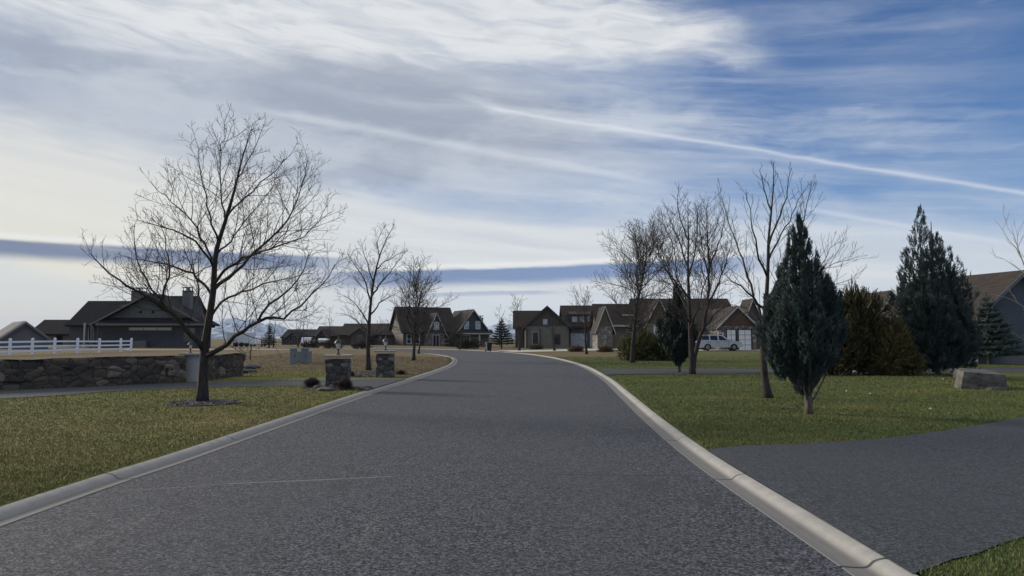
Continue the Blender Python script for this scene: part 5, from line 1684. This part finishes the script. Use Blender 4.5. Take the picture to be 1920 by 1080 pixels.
def car(label, loc, rz, paint, L=5.15, Hh=1.9, W=1.98, name='parked_car', cat='car'):
    """wagon-bodied car, front towards +X"""
    t = thing(name, label, cat, loc, rz)
    k, h = L / 5.15, Hh / 1.9
    body = [(-2.55, .45), (-2.58, .75), (-2.5, 1.12), (-2.42, 1.16), (1.05, 1.16), (2.2, 1.08), (2.46, .98), (2.58, .72), (2.55, .42), (2.2, .30), (-2.3, .32)]
    # wheel arches cut into the profile
    low = []
    for cx in (1.62, -1.45):
        low += [(cx + .46 * math.cos(a), .36 + .46 * math.sin(a)) for a in [R(q) for q in (0, 30, 60, 90, 120, 150, 180)]]
    prof = body[:8] + [(2.55, .42), (2.2, .32)] + low[:7] + low[7:] + [(-2.3, .34)]
    bm = bmesh.new()
    def ring(y, ins): return [bm.verts.new((x * k - (0 if ins == 0 else math.copysign(ins, x)), y, z * h - (ins * .5 if z > .9 else 0))) for x, z in prof]
    rows = [ring(-W / 2 + .02, .05), ring(-W / 2, 0), ring(W / 2, 0), ring(W / 2 - .02, .05)]
    rows[0] = rows[0]
    n = len(prof)
    for a, b in zip(rows[:-1], rows[1:]):
        for i in range(n): bm.faces.new((a[i], a[(i + 1) % n], b[(i + 1) % n], b[i]))
    bm.faces.new(rows[0][::-1]); bm.faces.new(rows[-1])
    mb = MB(); mb.bm(bm); mb.build('body', paint, t)
    cab0 = [(-2.44, 1.13), (-2.28, 1.72), (-2.1, 1.84), (.0, 1.86), (.38, 1.78), (1.12, 1.13)]
    mb = MB(); c = W / 2 - .06; ct = W / 2 - .22
    A_ = [(x * k, -(c if z < 1.3 else ct), z * h) for x, z in cab0]; B_ = [(x, -y, z) for x, y, z in A_]
    m = len(cab0); mb.add(A_ + B_, [tuple(range(m)), tuple(range(m, 2 * m))[::-1]] + [(i, m + i, m + (i + 1) % m, (i + 1) % m) for i in range(m)]); mb.build('cabin', paint, t)
    def side(x, z): return -(c + (ct - c) * (z - 1.13) / .71) - .012
    for pts in ([(-2.12, 1.24), (-2.02, 1.70), (-1.28, 1.74), (-1.22, 1.24)], [(-1.08, 1.22), (-1.12, 1.74), (-.32, 1.75), (-.22, 1.2)], [(-.08, 1.2), (-.16, 1.75), (.26, 1.70), (.86, 1.2)]):
        for sg in (1, -1):
            mb = MB(); q = [(x * k, sg * side(x, z), z * h) for x, z in pts]; q2 = [(x, y + sg * .02, z) for x, y, z in q]
            mb.add(q + q2, [(0, 1, 2, 3), (7, 6, 5, 4), (0, 4, 5, 1), (1, 5, 6, 2), (2, 6, 7, 3), (3, 7, 4, 0)]); mb.build('window', m_carglass, t)
    mb = MB(); mb.add([(1.14 * k, -.74, 1.2 * h), (.44 * k, -.64, 1.77 * h), (.44 * k, .64, 1.77 * h), (1.14 * k, .74, 1.2 * h), (1.10 * k, -.74, 1.16 * h), (1.10 * k, .74, 1.16 * h)], [(0, 3, 2, 1), (0, 4, 5, 3)]); mb.build('windscreen', m_carglass, t)
    for cx in (1.62, -1.45):
        for sg in (1, -1):
            mb = MB(); mb.lathe([(.22, -.12), (.36, -.12), (.385, -.09), (.385, .09), (.36, .12), (.22, .12)], 20); wh = mb.build('wheel', m_tyre, t)
            wh.location = (cx * k, sg * (W / 2 - .14), .385); wh.rotation_euler = (R(90), 0, 0)
            mb = MB(); mb.lathe([(.05, -.126), (.225, -.123), (.225, .123), (.05, .126)], 12)
            for q in range(5):
                a = q * 1.2566; mb.prism([(.05 * math.cos(a - .5), .05 * math.sin(a - .5)), (.21 * math.cos(a - .16), .21 * math.sin(a - .16)), (.21 * math.cos(a + .16), .21 * math.sin(a + .16)), (.05 * math.cos(a + .5), .05 * math.sin(a + .5))], 'z', -.135, .135)
            mb.build('rim', m_rim, wh)
    for sg in (1, -1):
        mb = MB(); mb.bbox(2.36 * k, 2.54 * k, sg * .72 - .17, sg * .72 + .17, .72 * h, .92 * h, .02); mb.build('headlight', m_lens, t)
        mb = MB(); mb.bbox(-2.6 * k, -2.48 * k, sg * .86 - .09, sg * .86 + .09, .86 * h, 1.3 * h, .02); mb.build('tail_light', m_red, t)
        mb = MB(); mb.tube([(-1.9 * k, sg * .66, 1.86 * h), (-1.8 * k, sg * .66, 1.93 * h), (-.1 * k, sg * .66, 1.95 * h), (.0, sg * .66, 1.87 * h)], .022, 6); mb.build('roof_rail', m_plastic, t)
        mb = MB(); mb.bbox(.78 * k, .98 * k, sg * (W / 2 + .1) - .09, sg * (W / 2 + .1) + .09, 1.16 * h, 1.34 * h, .03); mb.build('mirror', paint, t)
    mb = MB(); mb.bbox(2.5 * k, 2.66 * k, -.9, .9, .4 * h, .62 * h, .04); mb.bbox(-2.68 * k, -2.52 * k, -.92, .92, .42 * h, .66 * h, .04); mb.build('bumper', paint, t)
    mb = MB()
    for sg in (1, -1):
        for a in (-.15, -1.15, .98): mb.box(a * k - .008, a * k + .008, sg * (W / 2 + .001) - .003, sg * (W / 2 + .001) + .003, .45 * h, 1.12 * h)
        for a in (-.38, -1.38): mb.box(a * k - .1, a * k + .1, sg * (W / 2 + .012) - .012, sg * (W / 2 + .012) + .012, .95 * h, 1.0 * h)
    mb.build('door_lines', m_plastic, t)
    return t


p = atd(1347, 656, 87)
car('silver large estate car parked side on before the white garage doors', (p.x, 87, float(hgt(p.x, 87)) + .045), R(-3), m_silver)
p = atd(577, 650, 118); car('small white car parked in front of the low brown houses', (p.x, 118, float(hgt(p.x, 118))), R(98), m_carwhite, 4.3, 1.45, 1.8)
p = atd(484, 650, 116); car('white car parked at the right end of the white trailer', (p.x, 116, float(hgt(p.x, 116))), R(100), m_carwhite, 4.6, 1.7, 1.85)
p = atd(452, 650, 108)
t = thing('box_trailer', 'long white box trailer parked right of the dark ranch house', 'trailer', (p.x, 108, float(hgt(p.x, 108))))
mb = MB(); mb.bbox(-1.7, 1.7, -1, 1, .55, 2.15, .08); mb.build('box', m_carwhite, t)
mb = MB(); mb.box(-2.6, -1.7, -.06, .06, .5, .6); mb.build('drawbar', m_plastic, t)
for sg in (1, -1):
    for cx in (-.35, .45):
        mb = MB(); mb.lathe([(.15, -.1), (.33, -.1), (.35, 0), (.33, .1), (.15, .1)], 16); wh = mb.build('wheel', m_tyre, t); wh.location = (cx, sg * 1.02, .35); wh.rotation_euler = (R(90), 0, 0)
p = atd(607, 645, 132)
t = thing('boat_trailer', 'white covered boat on a low trailer before the dark stepped roof', 'boat', (p.x, 132, float(hgt(p.x, 132))))
mb = MB(); mb.add([(-1, -.4, 1.0), (.7, -.4, 1.0), (1.2, 0, 1.1), (.7, .4, 1.0), (-1, .4, 1.0), (-.9, -.2, .55), (.7, -.15, .55), (.7, .15, .55), (-.9, .2, .55), (-.9, 0, 1.3), (.5, 0, 1.3)],
                  [(0, 5, 6, 1), (1, 6, 2), (6, 7, 2), (2, 7, 3), (3, 7, 8, 4), (4, 8, 5, 0), (5, 8, 7, 6), (0, 1, 10, 9), (1, 2, 10), (2, 3, 10), (3, 4, 9, 10), (4, 0, 9)]); mb.build('hull', m_carwhite, t)
mb = MB(); mb.box(-1, 1.2, -.35, .35, .42, .5); mb.build('trailer_frame', m_plastic, t)
for sg in (1, -1):
    mb = MB(); mb.lathe([(.1, -.07), (.24, -.07), (.24, .07), (.1, .07)], 14); wh = mb.build('wheel', m_tyre, t); wh.location = (-.2, sg * .5, .25); wh.rotation_euler = (R(90), 0, 0)

# ---------------------------------------------------------------- street furniture
g = Vector((at(916, 659, .07).x, at(916, 659, .07).y, .06))
t = thing('wheeled_bin', 'black wheeled rubbish bin standing at the far kerb', 'bin', g, R(20))
mb = MB(); mb.add([(-.24, -.28, .08), (.24, -.28, .08), (.24, .22, .08), (-.24, .22, .08), (-.31, -.37, 1.0), (.31, -.37, 1.0), (.31, .33, 1.0), (-.31, .33, 1.0)], [(0, 3, 2, 1), (0, 1, 5, 4), (1, 2, 6, 5), (2, 3, 7, 6), (3, 0, 4, 7), (4, 5, 6, 7)]); mb.build('body', m_plastic, t)
mb = MB(); mb.prism([(-.42, 1.002), (.36, 1.002), (.40, 1.06), (.2, 1.12), (-.3, 1.10), (-.42, 1.04)], 'x', -.34, .34); mb.build('lid', m_plastic, t)
mb = MB(); mb.tube([(-.25, .44, .98), (.25, .44, .98)], .02, 6); mb.build('handle', m_plastic, t)
for sg in (1, -1):
    mb = MB(); mb.lathe([(.05, -.04), (.13, -.04), (.13, .04), (.05, .04)], 14); wh = mb.build('wheel', m_tyre, t); wh.location = (sg * .29, .26, .13); wh.rotation_euler = (0, R(90), 0)
m_util = M_plain('grey_green_steel', (0.17, 0.205, 0.205), 0.5, 0.1, 2.0)
g = gnd(548, 683)
def cabinet(dx, dy, w, d, h, label, name='utility_box'):
    q = Vector((g.x + dx, g.y + dy, 0)); q.z = float(hgt(q.x, q.y))
    t = thing(name, label, 'utility box', q, R(8), 'utility boxes in the dry field')
    mb = MB(); mb.bbox(-w / 2, w / 2, -d / 2, d / 2, .0, h, .02); mb.build('body', m_util, t)
    mb = MB(); mb.prism([(-d / 2 - .04, h + .002), (d / 2 + .04, h + .002), (d / 2, h + .06), (-d / 2, h + .08)], 'x', -w / 2 - .03, w / 2 + .03); mb.build('lid', m_util, t)
    mb = MB(); mb.box(-w / 2 + .05, w / 2 - .05, -d / 2 - .02, -d / 2 - .004, .08, h - .1); dd = mb.build('door_or_bay_shade', m_util, t)
    mb = MB(); mb.box(w / 4 - .02, w / 4 + .02, -d / 2 - .05, -d / 2 - .022, h * .5, h * .62); mb.build('handle', m_iron, dd)
s = g.y / F
cabinet(0, .2, 12 * s, .32, 28 * s, 'narrow front utility pedestal of the green grey boxes in the dry field')
cabinet(-2 * s, 2.4, 30 * s, .8, 20 * s, 'wide low transformer box behind the other two utility boxes')
cabinet(15 * s, .9, 13 * s, .4, 28 * s, 'squarer utility box right of the narrow pedestal')
g2 = gnd(469, 676)
t = MB(); t.tube([(0, 0, -.1), (.02, 0, .5), (.06, 0, .95)], [.045, .045, .04], 6)
tag(t.build('marker_stake', M_plain('rusty_wood', (0.19, 0.085, 0.045), 0.85, 0.25, 6.0), None, loc=g2), 'leaning rust brown wooden stake in the dry field behind the short wall', 'stake')

# ---------------------------------------------------------------- mountains and air
m_mtn, nt, b = new_mat('haze_tinted_snowy_rock')
v = coords(nt, 'pos', (1, 1, 2.2)); n_ = noise(nt, v, 0.008, 8.0, 0.65)
sp = nt.nodes.new('ShaderNodeSeparateXYZ'); nt.links.new(coords(nt), sp.inputs[0])
snow = (n_ + X(nt, sp.outputs[2]) * 0.0012).ss(0.50, 0.62)
setc(nt, b.inputs['Base Color'], mixc(nt, snow, (0.055, 0.085, 0.14), (0.40, 0.47, 0.58)))  # distance haze painted in as a blue cast on rock and snow
b.inputs['Roughness'].default_value = 0.95
MD = 6500.0
ridge_px = [(-200, 8), (0, 8), (150, 10), (300, 18), (380, 26), (405, 32), (425, 37), (443, 40), (458, 34), (470, 38), (484, 31), (500, 25), (512, 30), (524, 24), (535, 16), (548, 12), (562, 21), (572, 16), (600, 10), (700, 8), (800, 8), (880, 10), (905, 20), (925, 27), (950, 30), (975, 24), (1000, 20), (1050, 14), (1150, 10), (1400, 8), (2100, 6)]
rx_ = np.array([q[0] for q in ridge_px], float); rh_ = np.array([q[1] for q in ridge_px], float)
pxs = np.arange(-200, 2100, 2.5); nv = 26
vv = np.linspace(-1, 1, nv)
PX, VV_ = np.meshgrid(pxs, vv)
Xm = (PX - CX) / F * MD; Ym = MD + VV_ * 900
Hm = np.interp(PX, rx_, rh_) * MD / F * (1 - np.abs(VV_) ** 1.2)
Hm *= 1 + 0.22 * (fbm(Xm * 0.012, Ym * 0.012, 2) - 0.5) + 0.25 * (fbm(Xm * 0.035, Ym * 0.03, 6) - 0.5) * (np.abs(VV_) > 0.03)
Hm -= 3
ii = np.arange(PX.size).reshape(PX.shape)
mf = np.stack([ii[:-1, :-1], ii[:-1, 1:], ii[1:, 1:], ii[1:, :-1]], -1).reshape(-1, 4)
mo = np_mesh('mountains', np.stack([Xm, Ym, Hm], -1).reshape(-1, 3), mf, m_mtn, smooth=False); mo['kind'] = 'structure'

# the air: thin even haze round everything, sky outside
hm = bpy.data.materials.new('air'); hm.use_nodes = True; nt = hm.node_tree
nt.nodes.remove(nt.nodes['Principled BSDF'])
pv = nt.nodes.new('ShaderNodeVolumePrincipled'); pv.inputs['Density'].default_value = 0.00005
pv.inputs['Color'].default_value = (0.70, 0.80, 0.95, 1); pv.inputs['Anisotropy'].default_value = 0.0
nt.links.new(pv.outputs[0], nt.nodes['Material Output'].inputs['Volume'])
mb = MB(); mb.box(-9400, 9400, -420, 9900, -1.1, 260)
ho = mb.build('haze', hm); ho['kind'] = 'stuff'
